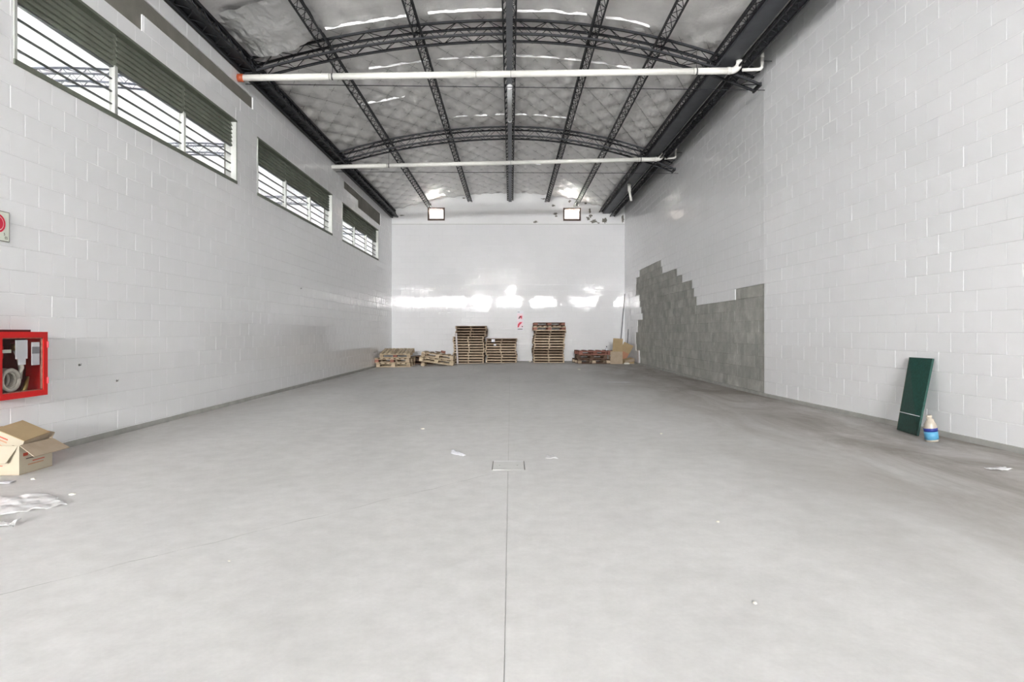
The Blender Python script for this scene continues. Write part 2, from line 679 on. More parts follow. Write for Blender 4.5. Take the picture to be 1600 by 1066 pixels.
def facing(parent, sets, mat, limit=300, tilt=0.0016):
    """sets: list of (frame, blocks). The largest in view become objects, the rest one joined part."""
    items = []
    for fr, bl in sets:
        for (a, b, c, d) in bl:
            q = [fr.p(u, v) for u, v in ((a, c), (b, c), (b, d), (a, d))]
            area = 0.0
            if all(p.y > 1.0 for p in q):
                pr = [project(*p) for p in q]
                inside = sum(-5 <= x <= 1605 and -5 <= y <= 1070 for x, y in pr)
                if inside >= 2:
                    area = abs(sum(pr[i][0] * pr[(i + 1) % 4][1] - pr[(i + 1) % 4][0] * pr[i][1] for i in range(4))) / 2
            items.append((area, fr, a, b, c, d))
    items.sort(key=lambda t: -t[0])
    rest = MB()
    for i, (area, fr, a, b, c, d) in enumerate(items):
        jt = Matrix.Rotation(random.gauss(0, tilt), 4, 'X') @ Matrix.Rotation(random.gauss(0, tilt), 4, 'Y')
        mt = fr.matrix((a + b) / 2, (c + d) / 2, random.uniform(-0.0008, 0.0008)) @ jt
        if i < limit and area > 0:
            o = link('block', block_mesh(b - a, d - c, mat), parent)
            o.matrix_world = mt
        else:
            block_geo(rest, b - a - GAP, d - c - GAP, TH, lambda q: mt @ q)
    if rest.v:
        stuff(rest.obj('block_field', mat, parent))


def mortar(parent, sets):
    mb = MB()
    for fr, rows in sets:
        for kx, z0, z1, iv in rows:
            for a, b in iv:
                P = [fr.p(a, z0, -TH), fr.p(b, z0, -TH), fr.p(b, z0, -0.004), fr.p(a, z0, -0.004),
                     fr.p(a, z1, -TH), fr.p(b, z1, -TH), fr.p(b, z1, -0.004), fr.p(a, z1, -0.004)]
                mb.hexa(P)
    return mb.obj('mortar_bed', 'white_mortar', parent)


def backing(fr, u0, u1, z0, z1, holes, mb, thick=0.18):
    us = sorted({u0, u1, *[h for hh in holes for h in hh[:2]]})
    zs = sorted({z0, z1, *[h for hh in holes for h in hh[2:]]})
    for i in range(len(us) - 1):
        for j in range(len(zs) - 1):
            a, b, c, d = us[i], us[i + 1], zs[j], zs[j + 1]
            if any(a >= h[0] - 1e-6 and b <= h[1] + 1e-6 and c >= h[2] - 1e-6 and d <= h[3] + 1e-6 for h in holes):
                continue
            n0, n1 = -TH - thick, -TH
            mb.hexa([fr.p(a, c, n0), fr.p(b, c, n0), fr.p(b, c, n1), fr.p(a, c, n1),
                     fr.p(a, d, n0), fr.p(b, d, n0), fr.p(b, d, n1), fr.p(a, d, n1)])


# ---- left wall
FL = Frame((XL, 0, 0), (0, 1, 0), (1, 0, 0))
Z0L = -0.01
WZ0, WZ1 = Z0L + 17 * BH, Z0L + 22 * BH          # 3.39 .. 4.39
LEFT_WINDOWS = [(5.575, 10.117), (10.93, 15.52), (16.44, 20.93), (0.35, 4.75)]
holesL = [(a, b, WZ0, WZ1) for a, b in LEFT_WINDOWS]
rows_l = []
for kx in range(-1, 26):
    z0, z1 = Z0L + kx * BH, Z0L + (kx + 1) * BH
    iv = [(YF, YB)]
    if 17 <= kx < 22:
        iv = cut(iv, LEFT_WINDOWS)
    if kx == 23:
        iv = cut(iv, [(YF, 7.53), (18.16, 21.3)])
    if kx == 24:
        iv = cut(iv, [(YF, 10.75), (16.63, 21.3)])
    rows_l.append((kx, max(z0, -0.08), z1, iv))
mb = MB()
backing(FL, YF - 0.2, YB + 0.2, -0.2, 5.19, holesL, mb)
backing(FL, YF - 0.2, YB + 0.2, 5.19, 5.62, [], mb)
wall_left = struct(mb.obj('wall_left', 'bare_beam'), 'white painted block wall with high strip windows', 'wall')
mortar(wall_left, [(FL, rows_l)])
facing(wall_left, [(FL, lay_blocks(FL, rows_l, 5.705, 0))], 'white_block')

# ---- right wall (bends outwards by three degrees towards the camera)
FR = Frame((XR, 0, 0), (0, 1, 0), (-1, 0, 0))
FN = Frame((XR, BEND, 0), (FLARE, -1, 0), (-1, -FLARE, 0))
NEAR_LEN = (BEND - YF) * math.sqrt(1 + FLARE ** 2)
Z0R = 0.045
MISS = {14: (17.7, 20.7), 13: (17.55, 21.2), 12: (16.0, 21.25), 11: (15.5, 21.3), 10: (14.66, 20.7), 9: (14.5, 20.6),
        8: (14.3, 20.4), 7: (BEND, 20.2), 6: (BEND, 20.95), 5: (BEND, 21.0), 4: (BEND, 21.3), 3: (BEND, 21.3),
        2: (BEND, 21.2), 1: (BEND, 20.65), 0: (BEND, 20.6)}
rows_f, rows_n, rows_bare = [], [], []
for kx in range(-1, 29):
    z0, z1 = max(Z0R + kx * BH, -0.02), Z0R + (kx + 1) * BH
    iv = [(BEND, YB)]
    miss = []
    if kx in MISS:
        miss = [MISS[kx]]
    if kx == 8:
        miss.append((BEND, 11.84))
    if miss:
        rows_bare.append((kx, z0, z1, miss))
    rows_f.append((kx, z0, z1, cut(iv, miss)))
    rows_n.append((kx, z0, z1, [(0.0, NEAR_LEN)]))
mb = MB()
backing(FR, BEND, YB + 0.2, -0.2, 5.9, [], mb)
backing(FN, 0, NEAR_LEN + 0.2, -0.2, 5.9, [], mb)
wall_right = struct(mb.obj('wall_right', 'bare_block'), 'white painted block wall with a stepped bare grey patch', 'wall')
mortar(wall_right, [(FR, rows_f), (FN, rows_n)])
facing(wall_right, [(FR, lay_blocks(FR, rows_f, 10.48, 0)), (FN, lay_blocks(FN, rows_n, 0.1, 0))], 'white_block')
# bare grey blocks showing where the white facing is gone
bare = MB()
for (a, b, c, d) in lay_blocks(FR, rows_bare, 10.40, 1):
    jt = Matrix.Rotation(random.gauss(0, 0.004), 4, 'X') @ Matrix.Rotation(random.gauss(0, 0.004), 4, 'Y')
    mt = FR.matrix((a + b) / 2, (c + d) / 2, -0.012 + random.uniform(-0.002, 0.002)) @ jt
    block_geo(bare, b - a - 0.008, d - c - 0.008, TH, lambda q: mt @ q)
stuff(bare.obj('bare_block_field', 'bare_block', wall_right))

# ---- back wall
FB = Frame((0, YB, 0), (1, 0, 0), (0, -1, 0))
rows_b = []
ZB = 4.98
for kx in range(0, 25):
    z0, z1 = -0.02 + kx * BH, -0.02 + (kx + 1) * BH
    rows_b.append((kx, z0 - (0.08 if kx == 0 else 0), min(z1, ZB), [(XL, XR)]))
mb = MB()
backing(FB, XL - 0.2, XR + 0.2, -0.2, ZB, [], mb)
wall_back = struct(mb.obj('wall_back', 'white_plaster'), 'white glazed block end wall under the arched roof', 'wall')
mortar(wall_back, [(FB, rows_b)])
facing(wall_back, [(FB, lay_blocks(FB, rows_b, -4.33, 0))], 'white_glazed_block', 0, 0.0013)
# gable plaster above, with the two vent openings
gb = MB()
xs = sorted({XL - 0.05, XR + 0.05, *[XL + i * 0.2 for i in range(1, 43)], *[v for h in VENTS for v in h[:2]]})
for i in range(len(xs) - 1):
    a, b = xs[i], xs[i + 1]
    segs = [(ZB, None)]
    for h in VENTS:
        if a >= h[0] - 1e-6 and b <= h[1] + 1e-6:
            segs = [(ZB, h[2]), (h[3], None)]
    for z0, z1 in segs:
        ta = z1 if z1 else max(roof_z(a) + 0.1, 5.9 if a > 3.6 else 0)
        tb = z1 if z1 else max(roof_z(b) + 0.1, 5.9 if b > 3.6 else 0)
        gb.hexa([(a, YB + 0.2, z0), (b, YB + 0.2, z0), (b, YB + 0.004, z0), (a, YB + 0.004, z0),
                 (a, YB + 0.2, ta), (b, YB + 0.2, tb), (b, YB + 0.004, tb), (a, YB + 0.004, ta)])
gb.obj('gable_plaster', 'gable_plaster', wall_back)
# flakes of missing plaster: thin raised scabs of bare render
rnd = random.Random(3)


def flake(cx, cz, w, h, seed, mat='bare_beam'):
    r2 = random.Random(seed)
    n = 17
    f, bk = [], []
    for j in range(n):
        a = 2 * PI * j / n
        q = r2.uniform(0.4, 1.2)
        f.append((cx + math.cos(a) * w * q / 2, YB - 0.002, cz + math.sin(a) * h * q / 2))
    m_ = MB().poly(f[::-1])
    i = len(m_.v)
    m_.v += [(x, YB + 0.006, z) for x, y, z in f[::-1]]
    for j in range(n):
        m_.f.append((j, i + j, i + (j + 1) % n, (j + 1) % n))
    m_.obj('peeled_patch', mat, wall_back)


for args in ((3.02, 5.08, 0.30, 0.18), (3.42, 5.10, 0.22, 0.20), (2.82, 5.19, 0.16, 0.16), (2.9, 5.27, 0.14, 0.16), (2.88, 5.45, 0.10, 0.22),
             (1.62, 5.35, 0.2, 0.1), (1.66, 5.27, 0.12, 0.08), (1.55, 5.66, 0.16, 0.08), (2.15, 5.82, 0.14, 0.12), (2.4, 5.78, 0.12, 0.12), (2.72, 5.74, 0.16, 0.08),
             (0.9, 5.06, 0.18, 0.09), (4.08, 5.15, 0.1, 0.3), (-2.95, 5.68, 0.1, 0.16), (-1.7, 5.93, 0.16, 0.05), (3.2, 5.02, 0.1, 0.06), (-3.95, 5.3, 0.2, 0.04), (1.2, 5.9, 0.2, 0.05)):
    flake(*args, seed=int(abs(args[0]) * 1000))
MB().box(XL, XR, YB - 0.004, YB + 0.01, ZB - 0.006, ZB + 0.006).obj('ledge_line', 'cement_skirting', wall_back)

# ---- front wall, behind the camera, with the high windows that light the hall
mb = MB()
FF = Frame((0, YF, 0), (-1, 0, 0), (0, 1, 0))
holesF = [(-b, -a, c, d) for a, b, c, d in FRONT_WINDOWS + [GABLE]]
backing(FF, -6.4, 4.6, -0.2, 6.3, holesF, mb, 0.2)
struct(mb.obj('wall_front', 'white_plaster'), 'white wall behind the viewer with high windows', 'wall')

# ---- skirtings
bs = MB()
for i in range(60):
    y0, y1 = YF + (YB - YF) * i / 60, YF + (YB - YF) * (i + 1) / 60
    t0, t1 = [-0.024 + 0.005 * noise.noise((y * 1.3, 0, 0)) for y in (y0, y1)]
    w0, w1 = [0.016 + 0.006 * noise.noise((y * 0.9, 5, 0)) for y in (y0, y1)]
    bs.hexa([(XL - 0.01, y0, -0.12), (XL + w0, y0, -0.12), (XL + w1, y1, -0.12), (XL - 0.01, y1, -0.12),
             (XL - 0.01, y0, t0), (XL + w0, y0, t0), (XL + w1, y1, t1), (XL - 0.01, y1, t1)])
struct(bs.obj('baseboard_left', 'cement_skirting'), 'low grey cement skirting along the left wall', 'baseboard')
bs = MB()


def seg_frame(fr, L0, L1, n):
    for i in range(n):
        a, b = L0 + (L1 - L0) * i / n, L0 + (L1 - L0) * (i + 1) / n
        t0, t1 = [0.052 + 0.006 * noise.noise((q * 1.3, 3, fr.d.x)) for q in (a, b)]
        w0, w1 = [0.03 + 0.008 * noise.noise((q * 0.9, 7, fr.d.x)) for q in (a, b)]
        bs.hexa([fr.p(a, -0.1, -0.01), fr.p(b, -0.1, -0.01), fr.p(b, -0.1, w1), fr.p(a, -0.1, w0),
                 fr.p(a, t0, -0.01), fr.p(b, t1, -0.01), fr.p(b, t1, w1 * 0.7), fr.p(a, t0, w0 * 0.7)])


seg_frame(FR, BEND, YB, 40)
seg_frame(FN, 0, NEAR_LEN, 40)
struct(bs.obj('baseboard_right', 'cement_skirting'), 'low grey cement kerb along the right wall', 'baseboard')

# ---------------------------------------------------------------- left windows


def strip_window(name, y0, y1, label):
    win = struct(thing(name, label, 'window', (XL, y0, WZ0)))
    L, H = y1 - y0, WZ1 - WZ0
    sh = H - 0.40          # bottom of the dark shutter band
    fb = 0.045
    MB().box(-0.16, 0.012, 0, L, 0, fb).obj('bottom_rail', 'window_frame', win)
    MB().box(-0.16, 0.008, 0, L, H - 0.03, H).obj('top_rail', 'window_frame', win)
    for a in (0, L - 0.035):
        MB().box(-0.16, 0.006, a, a + 0.035, fb, H - 0.03).obj('side_post', 'window_post', win)
    pw = (L - 0.07) / 3
    for i in (1, 2):
        c = 0.035 + pw * i
        MB().box(-0.11, -0.045, c - 0.026, c + 0.026, fb, sh + 0.01).obj('mullion', 'window_post', win)
        MB().box(-0.11, -0.07, c - 0.03, c + 0.03, sh + 0.01, H - 0.03).obj('mullion_head', 'shutter_green', win)
    for i in range(3):
        a, b = 0.035 + pw * i + (0.028 if i else 0), 0.035 + pw * (i + 1) - (0.028 if i < 2 else 0)
        rh = (sh - fb) / 4
        for r in range(4):
            z = fb + r * rh
            MB().box(-0.088, -0.082, a, b, z + (0.007 if r else 0), z + rh - 0.007).obj('pane', 'pane_glass', win)
            if r:
                MB().box(-0.096, -0.074, a, b, z - 0.007, z + 0.007).obj('glazing_bar', 'window_bar', win)
        MB().box(-0.10, -0.06, a, b, sh - 0.012, sh + 0.006).obj('glazing_bar', 'window_bar', win)
        ns = 6
        s_h = (H - 0.03 - sh) / ns
        for q in range(ns):
            z = sh + q * s_h
            # sloping shutter slat, overlapping like clapboard
            P = [(-0.10, a, z), (-0.05, a, z - 0.004), (-0.05, b, z - 0.004), (-0.10, b, z),
                 (-0.10, a, z + s_h), (-0.08, a, z + s_h), (-0.08, b, z + s_h), (-0.10, b, z + s_h)]
            MB().hexa(P).obj('shutter_slat', 'shutter_green', win)
    return win


strip_window('window_1', *LEFT_WINDOWS[0], 'large high strip window nearest the camera, green shutter slats above clear panes')
strip_window('window_2', *LEFT_WINDOWS[1], 'middle high strip window with green shutter slats on the left wall')
strip_window('window_3', *LEFT_WINDOWS[2], 'farthest high strip window on the left wall, beside the end wall')
strip_window('window_4', *LEFT_WINDOWS[3], 'high strip window beside the viewer, outside the picture')

# front windows: plain glazed frames
for i, (a, b, c, d) in enumerate(FRONT_WINDOWS):
    w = struct(thing('window_%d' % (5 + i), 'high glazed window in the wall behind the viewer, number %d from the left wall' % (i + 1), 'window', (a, YF, c)))
    Wd, Hh = b - a, d - c
    for x0, x1, z0, z1 in ((0, Wd, 0, 0.05), (0, Wd, Hh - 0.05, Hh), (0, 0.05, 0.05, Hh - 0.05), (Wd - 0.05, Wd, 0.05, Hh - 0.05), (Wd / 2 - 0.025, Wd / 2 + 0.025, 0.05, Hh - 0.05)):
        MB().box(x0, x1, -0.12, -0.06, z0, z1).obj('frame_bar', 'window_frame', w)
    for x0, x1 in ((0.05, Wd / 2 - 0.025), (Wd / 2 + 0.025, Wd - 0.05)):
        MB().box(x0, x1, -0.094, -0.088, 0.05, Hh - 0.05).obj('pane', 'frosted_glass' if i == 2 else 'pane_glass', w)

# vents in the end wall
for i, (a, b, c, d) in enumerate(VENTS):
    lab = ['small bright louvred vent high on the left of the end wall', 'small bright louvred vent high on the right, amid peeling plaster'][i]
    w = struct(thing('window_%d' % (8 + i), lab, 'window', (a, YB, c)))
    Wd, Hh = b - a, d - c
    for x0, x1, z0, z1 in ((-0.02, Wd + 0.02, -0.03, 0.035), (-0.02, Wd + 0.02, Hh - 0.025, Hh + 0.02), (-0.02, 0.025, 0.035, Hh - 0.025), (Wd - 0.025, Wd + 0.02, 0.035, Hh - 0.025)):
        MB().box(x0, x1, -0.03, 0.15, z0, z1).obj('frame_bar', 'vent_frame', w)
    for q in range(5):
        z = 0.035 + (Hh - 0.06) / 5 * (q + 0.5)
        hh = (Hh - 0.06) / 10 * 1.04
        MB().hexa([(0.024, 0.07, z - hh), (Wd - 0.024, 0.07, z - hh), (Wd - 0.024, 0.074, z - hh), (0.024, 0.074, z - hh),
                   (0.024, 0.03, z + hh), (Wd - 0.024, 0.03, z + hh), (Wd - 0.024, 0.034, z + hh), (0.024, 0.034, z + hh)]).obj('louvre_slat', 'louvre_glass', w)

# ---------------------------------------------------------------- ceiling
XC0, XC1 = -4.6, 3.82


def quilt(x, y):
    u, v = x / 0.46 + y / 0.80, x / 0.46 - y / 0.80
    pil = abs(math.sin(PI * u)) * abs(math.sin(PI * v))
    amp = 0.075 if y > 10.1 else 0.025
    n = noise.noise((x * 1.1, y * 1.1, 0)) * 0.02 + noise.noise((x * 3.3, y * 3.3, 4)) * 0.008
    return -(amp * pil) + n


def foil_z(x, y):
    return roof_z(x) + 0.045 + quilt(x, y)


nx, ny = 120, 360
vs, fs = [], []
for j in range(ny + 1):
    y = YF - 0.1 + (YB + 0.12 - YF + 0.1) * j / ny
    for i in range(nx + 1):
        x = XC0 + (XC1 - XC0) * i / nx
        vs.append((x, y, foil_z(x, y)))
for j in range(ny):
    for i in range(nx):
        a = j * (nx + 1) + i
        fs.append((a, a + nx + 1, a + nx + 2, a + 1))
cm = MB()
cm.v, cm.f = vs, fs
ceiling = struct(cm.obj('ceiling', 'foil', None, True), 'arched roof lined with quilted silver foil insulation', 'ceiling')
# opaque roof sheet above the foil
rs = MB()
xs = [-4.7 + i * 0.25 for i in range(35)]
for a, b in zip(xs, xs[1:]):
    rs.quad((a, YF - 0.3, roof_z(a) + 0.16), (b, YF - 0.3, roof_z(b) + 0.16), (b, YB + 0.3, roof_z(b) + 0.16), (a, YB + 0.3, roof_z(a) + 0.16))
rs.quad((3.8, YF - 0.3, roof_z(3.8) + 0.16), (3.8, YF - 0.3, 5.82), (3.8, YB + 0.3, 5.82), (3.8, YB + 0.3, roof_z(3.8) + 0.16))
rs.quad((3.8, YF - 0.3, 5.82), (6.8, YF - 0.3, 5.82), (6.8, YB + 0.3, 5.82), (3.8, YB + 0.3, 5.82))
rs.obj('roof_sheet', 'dark_channel', ceiling)
MB().box(3.80, 3.83, YF, YB, 5.30, 5.85).obj('eaves_board', 'dark_channel', ceiling)
# wire net holding the quilt
wn = MB()
for fam in (1, -1):
    for kx in range(-46, 46):
        pts = []
        for q in range(0, 100):
            x = XC0 + (3.3 - XC0) * q / 99
            y = fam * (kx - x / 0.46) * 0.80
            if 10.1 < y < YB - 0.05:
                pts.append((x, y, roof_z(x) + 0.036 + noise.noise((x * 1.1, y * 1.1, 0)) * 0.02))
        if len(pts) > 2:
            wn.path(pts, 0.0022, 3, cap=False)
stuff(wn.obj('wire_net', 'steel_wire', ceiling))


def seam(y, x0, x1, drop=0.035, seed=0):
    mb = MB()
    n = 90
    for i in range(n):
        q = []
        for t in (i, i + 1):
            x = x0 + (x1 - x0) * t / n
            w = noise.noise((x * 2.5, seed, 1))
            yy = y + 0.05 * w
            z = roof_z(x) - 0.005
            dd = drop * (0.7 + 0.6 * noise.noise((x * 5, seed, 9)))
            wd = 0.008 + 0.007 * noise.noise((x * 3.1, seed, 4))
            q.append(((x, yy - wd, z + 0.03), (x, yy, z - dd), (x, yy + wd, z + 0.03)))
        mb.quad(q[0][0], q[1][0], q[1][1], q[0][1])
        mb.quad(q[0][1], q[1][1], q[1][2], q[0][2])
    mb.obj('foil_seam', 'shiny_foil', ceiling, True)


for y, a, b, d, s in ((10.08, -3.1, -1.62, 0.014, 1), (10.06, -1.3, -0.12, 0.014, 6), (10.09, 0.1, 1.2, 0.013, 7), (10.1, 1.5, 2.2, 0.01, 8), (11.75, -2.6, 2.3, 0.012, 2), (14.9, -1.6, 1.5, 0.01, 3), (13.3, -3.2, -2.2, 0.02, 4), (19.2, -1.4, 0.9, 0.02, 5)):
    seam(y, a, b, d, s)

# torn foil hanging beside the first truss
fp = MB()
nu, nv = 26, 16
for j in range(nv + 1):
    for i in range(nu + 1):
        u, v = i / nu, j / nv
        x = -4.12 + 1.25 * u
        y = 8.9 + 1.22 * v - 0.12 * u
        sag = 0.16 * math.sin(PI * min(1, u * 1.1)) * v ** 1.5
        z = roof_z(x) - 0.085 - sag + 0.05 * noise.noise((x * 3.2, y * 3.2, 3)) + 0.05 * abs(noise.noise((x * 8, y * 5, 6)))
        fp.v.append((x, y, z))
for j in range(nv):
    for i in range(nu):
        a = j * (nu + 1) + i
        fp.f.append((a, a + nu + 1, a + nu + 2, a + 1))
tag(fp.obj('torn_foil', 'shiny_foil'), 'torn crumpled silver foil flap hanging by the left end of the first truss', 'foil')

# ---------------------------------------------------------------- steelwork
TB = 0.27


def box_truss(y, x0, x1, label, zf, mat='black_steel', depth=0.22, top=0.05, name='roof_truss', group=None, endplate=True, cr=0.017, wr=0.0075):
    t = thing(name, label, 'roof truss', (0, 0, 0), group=group)
    xs = [x0 + (x1 - x0) * i / 60 for i in range(61)]
    for dy in (0, TB):
        for dz in (top, top + depth):
            MB().path([(x, y + dy, zf(x) - dz) for x in xs], cr, square=True).obj('chord', mat, t)
    n = int((x1 - x0) / 0.24)
    st = (x1 - x0) / n

    def zig(fa, fb):
        pts = []
        for i in range(n + 1):
            x = x0 + i * st
            pts.append(fa(x) if i % 2 == 0 else fb(x))
        return MB().path(pts, wr, 5)
    c = {(a, b): (lambda x, a=a, b=b: (x, y + a * TB, zf(x) - top - b * depth)) for a in (0, 1) for b in (0, 1)}
    for fa, fb in (((0, 0), (0, 1)), ((1, 0), (1, 1)), ((0, 1), (1, 1)), ((0, 0), (1, 0))):
        zig(c[fa], c[fb]).obj('lattice_rod', mat, t)
    if endplate:
        zt, zb = zf(x1) - top, zf(x1) - top - depth
        MB().box(x1 - 0.02, x1 + 0.01, y - 0.03, y + TB + 0.03, zb - 0.03, zb + 0.03).obj('end_plate', mat, t)
    return t


T1, T2 = 10.3, 15.65


def tz(x):
    return roof_z(x) if x < 0 else 6.12 - 0.0505 * x * x


box_truss(T1, -4.28, 4.02, 'black arched lattice truss nearest the camera, under the silver roof', tz)
box_truss(T2, -4.28, 4.02, 'black arched lattice truss farther back, above the second white pipe', tz)


def purlin(x, w, zb, zt, label, name='roof_purlin', wr=0.0055, cr=0.0115, y0=YF + 0.05, y1=YB - 0.01):
    t = thing(name, label, 'purlin', (0, 0, 0), group='lattice purlins under the roof')
    for dx in (-w / 2, w / 2):
        MB().box(x + dx - cr, x + dx + cr, y0, y1, zb, zb + 2 * cr).obj('bottom_chord', 'black_steel', t)
    MB().box(x - cr, x + cr, y0, y1, zt - 2 * cr, zt).obj('top_chord', 'black_steel', t)
    n = int((y1 - y0) / 0.16)
    pts = [(x + (w / 2 if i % 2 else -w / 2), y0 + (y1 - y0) * i / n, zb + cr) for i in range(n + 1)]
    MB().path(pts, wr, 4).obj('lattice_rod', 'black_steel', t)
    for s in (-1, 1):
        pts = [(x + s * w / 2, y0 + (y1 - y0) * i / n, zb + cr) if i % 2 else (x, y0 + (y1 - y0) * i / n, zt - cr) for i in range(n + 1)]
        MB().path(pts, wr, 4).obj('lattice_rod', 'black_steel', t)
    return t


for x, w, drop, lab in ((-2.95, 0.15, 0.24, 'black lattice purlin farthest left, meeting the end wall above the left vent'),
                        (-1.48, 0.14, 0.26, 'black lattice purlin directly left of the grey ridge channel'),
                        (1.32, 0.14, 0.26, 'black lattice purlin directly right of the grey ridge channel'),
                        (2.37, 0.14, 0.24, 'black lattice purlin meeting the end wall above the right vent'),
                        (3.28, 0.12, 0.20, 'black lattice purlin along the inner edge of the dark gutter'),
                        (3.69, 0.16, 0.22, 'black lattice purlin along the outer edge of the gutter, nearest the right wall')):
    purlin(x, w, roof_z(x) - drop, roof_z(x) - 0.06, lab)
purlin(-0.02, 0.2, 5.83, 6.06, 'black lattice ridge purlin behind the grey channel along the roof crown', 'ridge_purlin')
# eaves beam on the left wall
eb = thing('eaves_beam', 'dark lattice eaves beam along the top of the left wall', 'beam')
for x, z in ((-4.30, 5.20), (-4.11, 5.22), (-4.2, 5.44)):
    MB().box(x - 0.022, x + 0.022, YF + 0.05, YB - 0.01, z, z + 0.045).obj('chord', 'black_steel', eb)
n = 220
for (xa, za), (xb, zb) in (((-4.30, 5.22), (-4.11, 5.24)), ((-4.11, 5.24), (-4.2, 5.46)), ((-4.30, 5.22), (-4.2, 5.46))):
    pts = [((xa, za) if i % 2 else (xb, zb)) for i in range(n + 1)]
    MB().path([(p_[0], YF + 0.1 + (YB - YF - 0.2) * i / n, p_[1]) for i, p_ in enumerate(pts)], 0.009, 4).obj('lattice_rod', 'black_steel', eb)
MB().box(-4.31, -4.14, YF + 0.05, YB - 0.01, 5.26, 5.28).obj('tie_plate', 'black_steel', eb)

# gutter: U-shaped dark channel
gt = thing('roof_gutter', 'dark grey metal gutter channel between the two right-hand purlins', 'gutter')
MB().box(3.36, 3.60, YF + 0.05, YB - 0.01, 5.36, 5.375).obj('gutter_base', 'dark_channel', gt)
for a in (3.345, 3.60):
    MB().box(a, a + 0.015, YF + 0.05, YB - 0.01, 5.36, 5.48).obj('gutter_side', 'dark_channel', gt)

# ridge channel with the lamp
rc = thing('ridge_channel', 'long grey metal cable channel along the roof crown', 'cable channel')
MB().box(-0.072, 0.032, YF + 0.05, YB - 0.02, 5.785, 5.80).obj('channel_base', 'grey_channel', rc)
for a in (-0.072, 0.022):
    MB().box(a, a + 0.01, YF + 0.05, YB - 0.02, 5.80, 5.83).obj('channel_side', 'grey_channel', rc)
lp = thing('batten_lamp', 'unlit white batten lamp under the ridge channel behind the first pipe', 'lamp', (-0.02, 12.2, 5.774))
MB().path([(0, 0.06, -0.045), (0, 1.88, -0.045)], 0.05, 12).obj('lamp_body', 'lamp_body', lp, True)
for y in (0.0, 1.88):
    MB().path([(0, y, -0.045), (0, y + 0.06, -0.045)], 0.054, 12).obj('end_cap', 'lamp_cap', lp, True)
for y in (0.4, 1.5):
    MB().box(-0.02, 0.02, y, y + 0.04, -0.01, 0.0).obj('mounting_clip', 'grey_channel', lp)


# drain pipes across the hall
def drain_pipe(y, z0, z1, xe, r, label, wall_lab, couplings, orange):
    t = thing('drain_pipe', label, 'pipe')

    def zz(x):
        return z0 + (z1 - z0) * (x - XL) / (xe - XL)
    xs0 = XL + (0.07 if orange else -0.01)
    joints = [xs0] + couplings + [xe - 0.12]
    for a, b in zip(joints, joints[1:]):
        MB().path([(a + 0.004, y, zz(a)), (b - 0.004, y, zz(b))], r, 18).obj('pipe_length', 'pvc_white', t, True)
        if b in couplings:
            MB().path([(b - 0.006, y, zz(b)), (b + 0.006, y, zz(b))], r * 0.96, 16).obj('joint_ring', 'pvc_joint', t, True)
    pts = []
    for i in range(11):
        an = PI / 2 * i / 10
        pts.append((xe - 0.12 + 0.14 * math.sin(an), y, zz(xe - 0.12) + 0.14 * (1 - math.cos(an))))
    pts.append((xe + 0.02, y, 5.36))
    MB().path(pts, r, 16).obj('elbow', 'pvc_white', t, True)
    a = xe - 0.14
    MB().path([(a - 0.03, y, zz(a)), (a + 0.015, y, zz(a))], r * 1.12, 18).obj('socket', 'pvc_white', t, True)
    if orange:
        MB().path([(XL - 0.005, y, zz(XL)), (XL + 0.09, y, zz(XL))], r * 1.2, 18).obj('wall_socket', 'pvc_orange', t, True)
    for c in couplings[:1] + couplings[-1:]:
        MB().path([(c + 0.05, y, zz(c)), (c + 0.05, y, tz(c) - 0.2)], 0.004, 5).obj('hanger_wire', 'black_steel', t)
        MB().path([(c + 0.04, y, zz(c)), (c + 0.06, y, zz(c))], r * 1.04, 16).obj('hanger_strap', 'steel_wire', t, True)
    # thin branch to the right wall
    zb = zz(xe) + 0.02
    br = thing('branch_pipe', wall_lab, 'pipe')
    pts = [(xe + 0.02 + r, y + 0.02, zb), (3.94, y + 0.02, zb + 0.01)]
    for i in range(1, 7):
        an = PI / 2 * i / 6
        pts.append((3.94 + 0.06 * math.sin(an), y + 0.02, zb + 0.01 + 0.06 * (1 - math.cos(an))))
    pts.append((4.0, y + 0.02, zb + 0.24))
    MB().path(pts, r * 0.5, 12).obj('pipe_length', 'pvc_white', br, True)
    MB().path([(4.0, y + 0.02, zb + 0.2), (4.0, y + 0.02, zb + 0.27)], r * 0.62, 12).obj('end_socket', 'pvc_white', br, True)
    MB().path([(4.0, y + 0.02, zb + 0.14), (XR + 0.005, y + 0.02, zb + 0.14)], 0.008, 6).obj('wall_bracket', 'steel_wire', br)


drain_pipe(10.16, 5.085, 5.20, 3.61, 0.052, 'thick cream drain pipe with an orange end, nearest the camera under the roof', 'thin cream branch pipe by the right wall, beside the nearest drain pipe elbow',
           [-2.88, -0.55, 0.0, 2.9], True)
drain_pipe(15.5, 5.05, 5.24, 3.66, 0.050, 'cream drain pipe farther back, below the second truss', 'thin cream branch pipe by the right wall, beside the farther drain pipe elbow', [-3.0, 0.0, 3.1], False)
# tie rods under the trusses
for y, z0, z1, lab in ((10.45, 5.10, 5.0, 'thin dark tie rod behind the nearest drain pipe'), (15.85, 5.02, 4.98, 'thin dark tie rod behind the farther drain pipe')):
    r_ = MB().path([(XL, y, z0), (XR, y, z1)], 0.006, 6).obj('tie_rod', 'black_steel')
    tag(r_, lab, 'tie rod')
# short loose downpipe at the back right
dp = thing('hanging_downpipe', 'short pale pipe piece hanging from the gutter near the back right corner', 'pipe', (0, 0, 0))
MB().path([(3.44, 18.6, 5.38), (3.45, 18.6, 5.14)], 0.05, 12).obj('upper_pipe', 'pvc_white', dp, True)
MB().path([(3.45, 18.6, 5.16), (3.50, 18.6, 4.86)], 0.035, 12).obj('lower_pipe', 'pvc_white', dp, True)

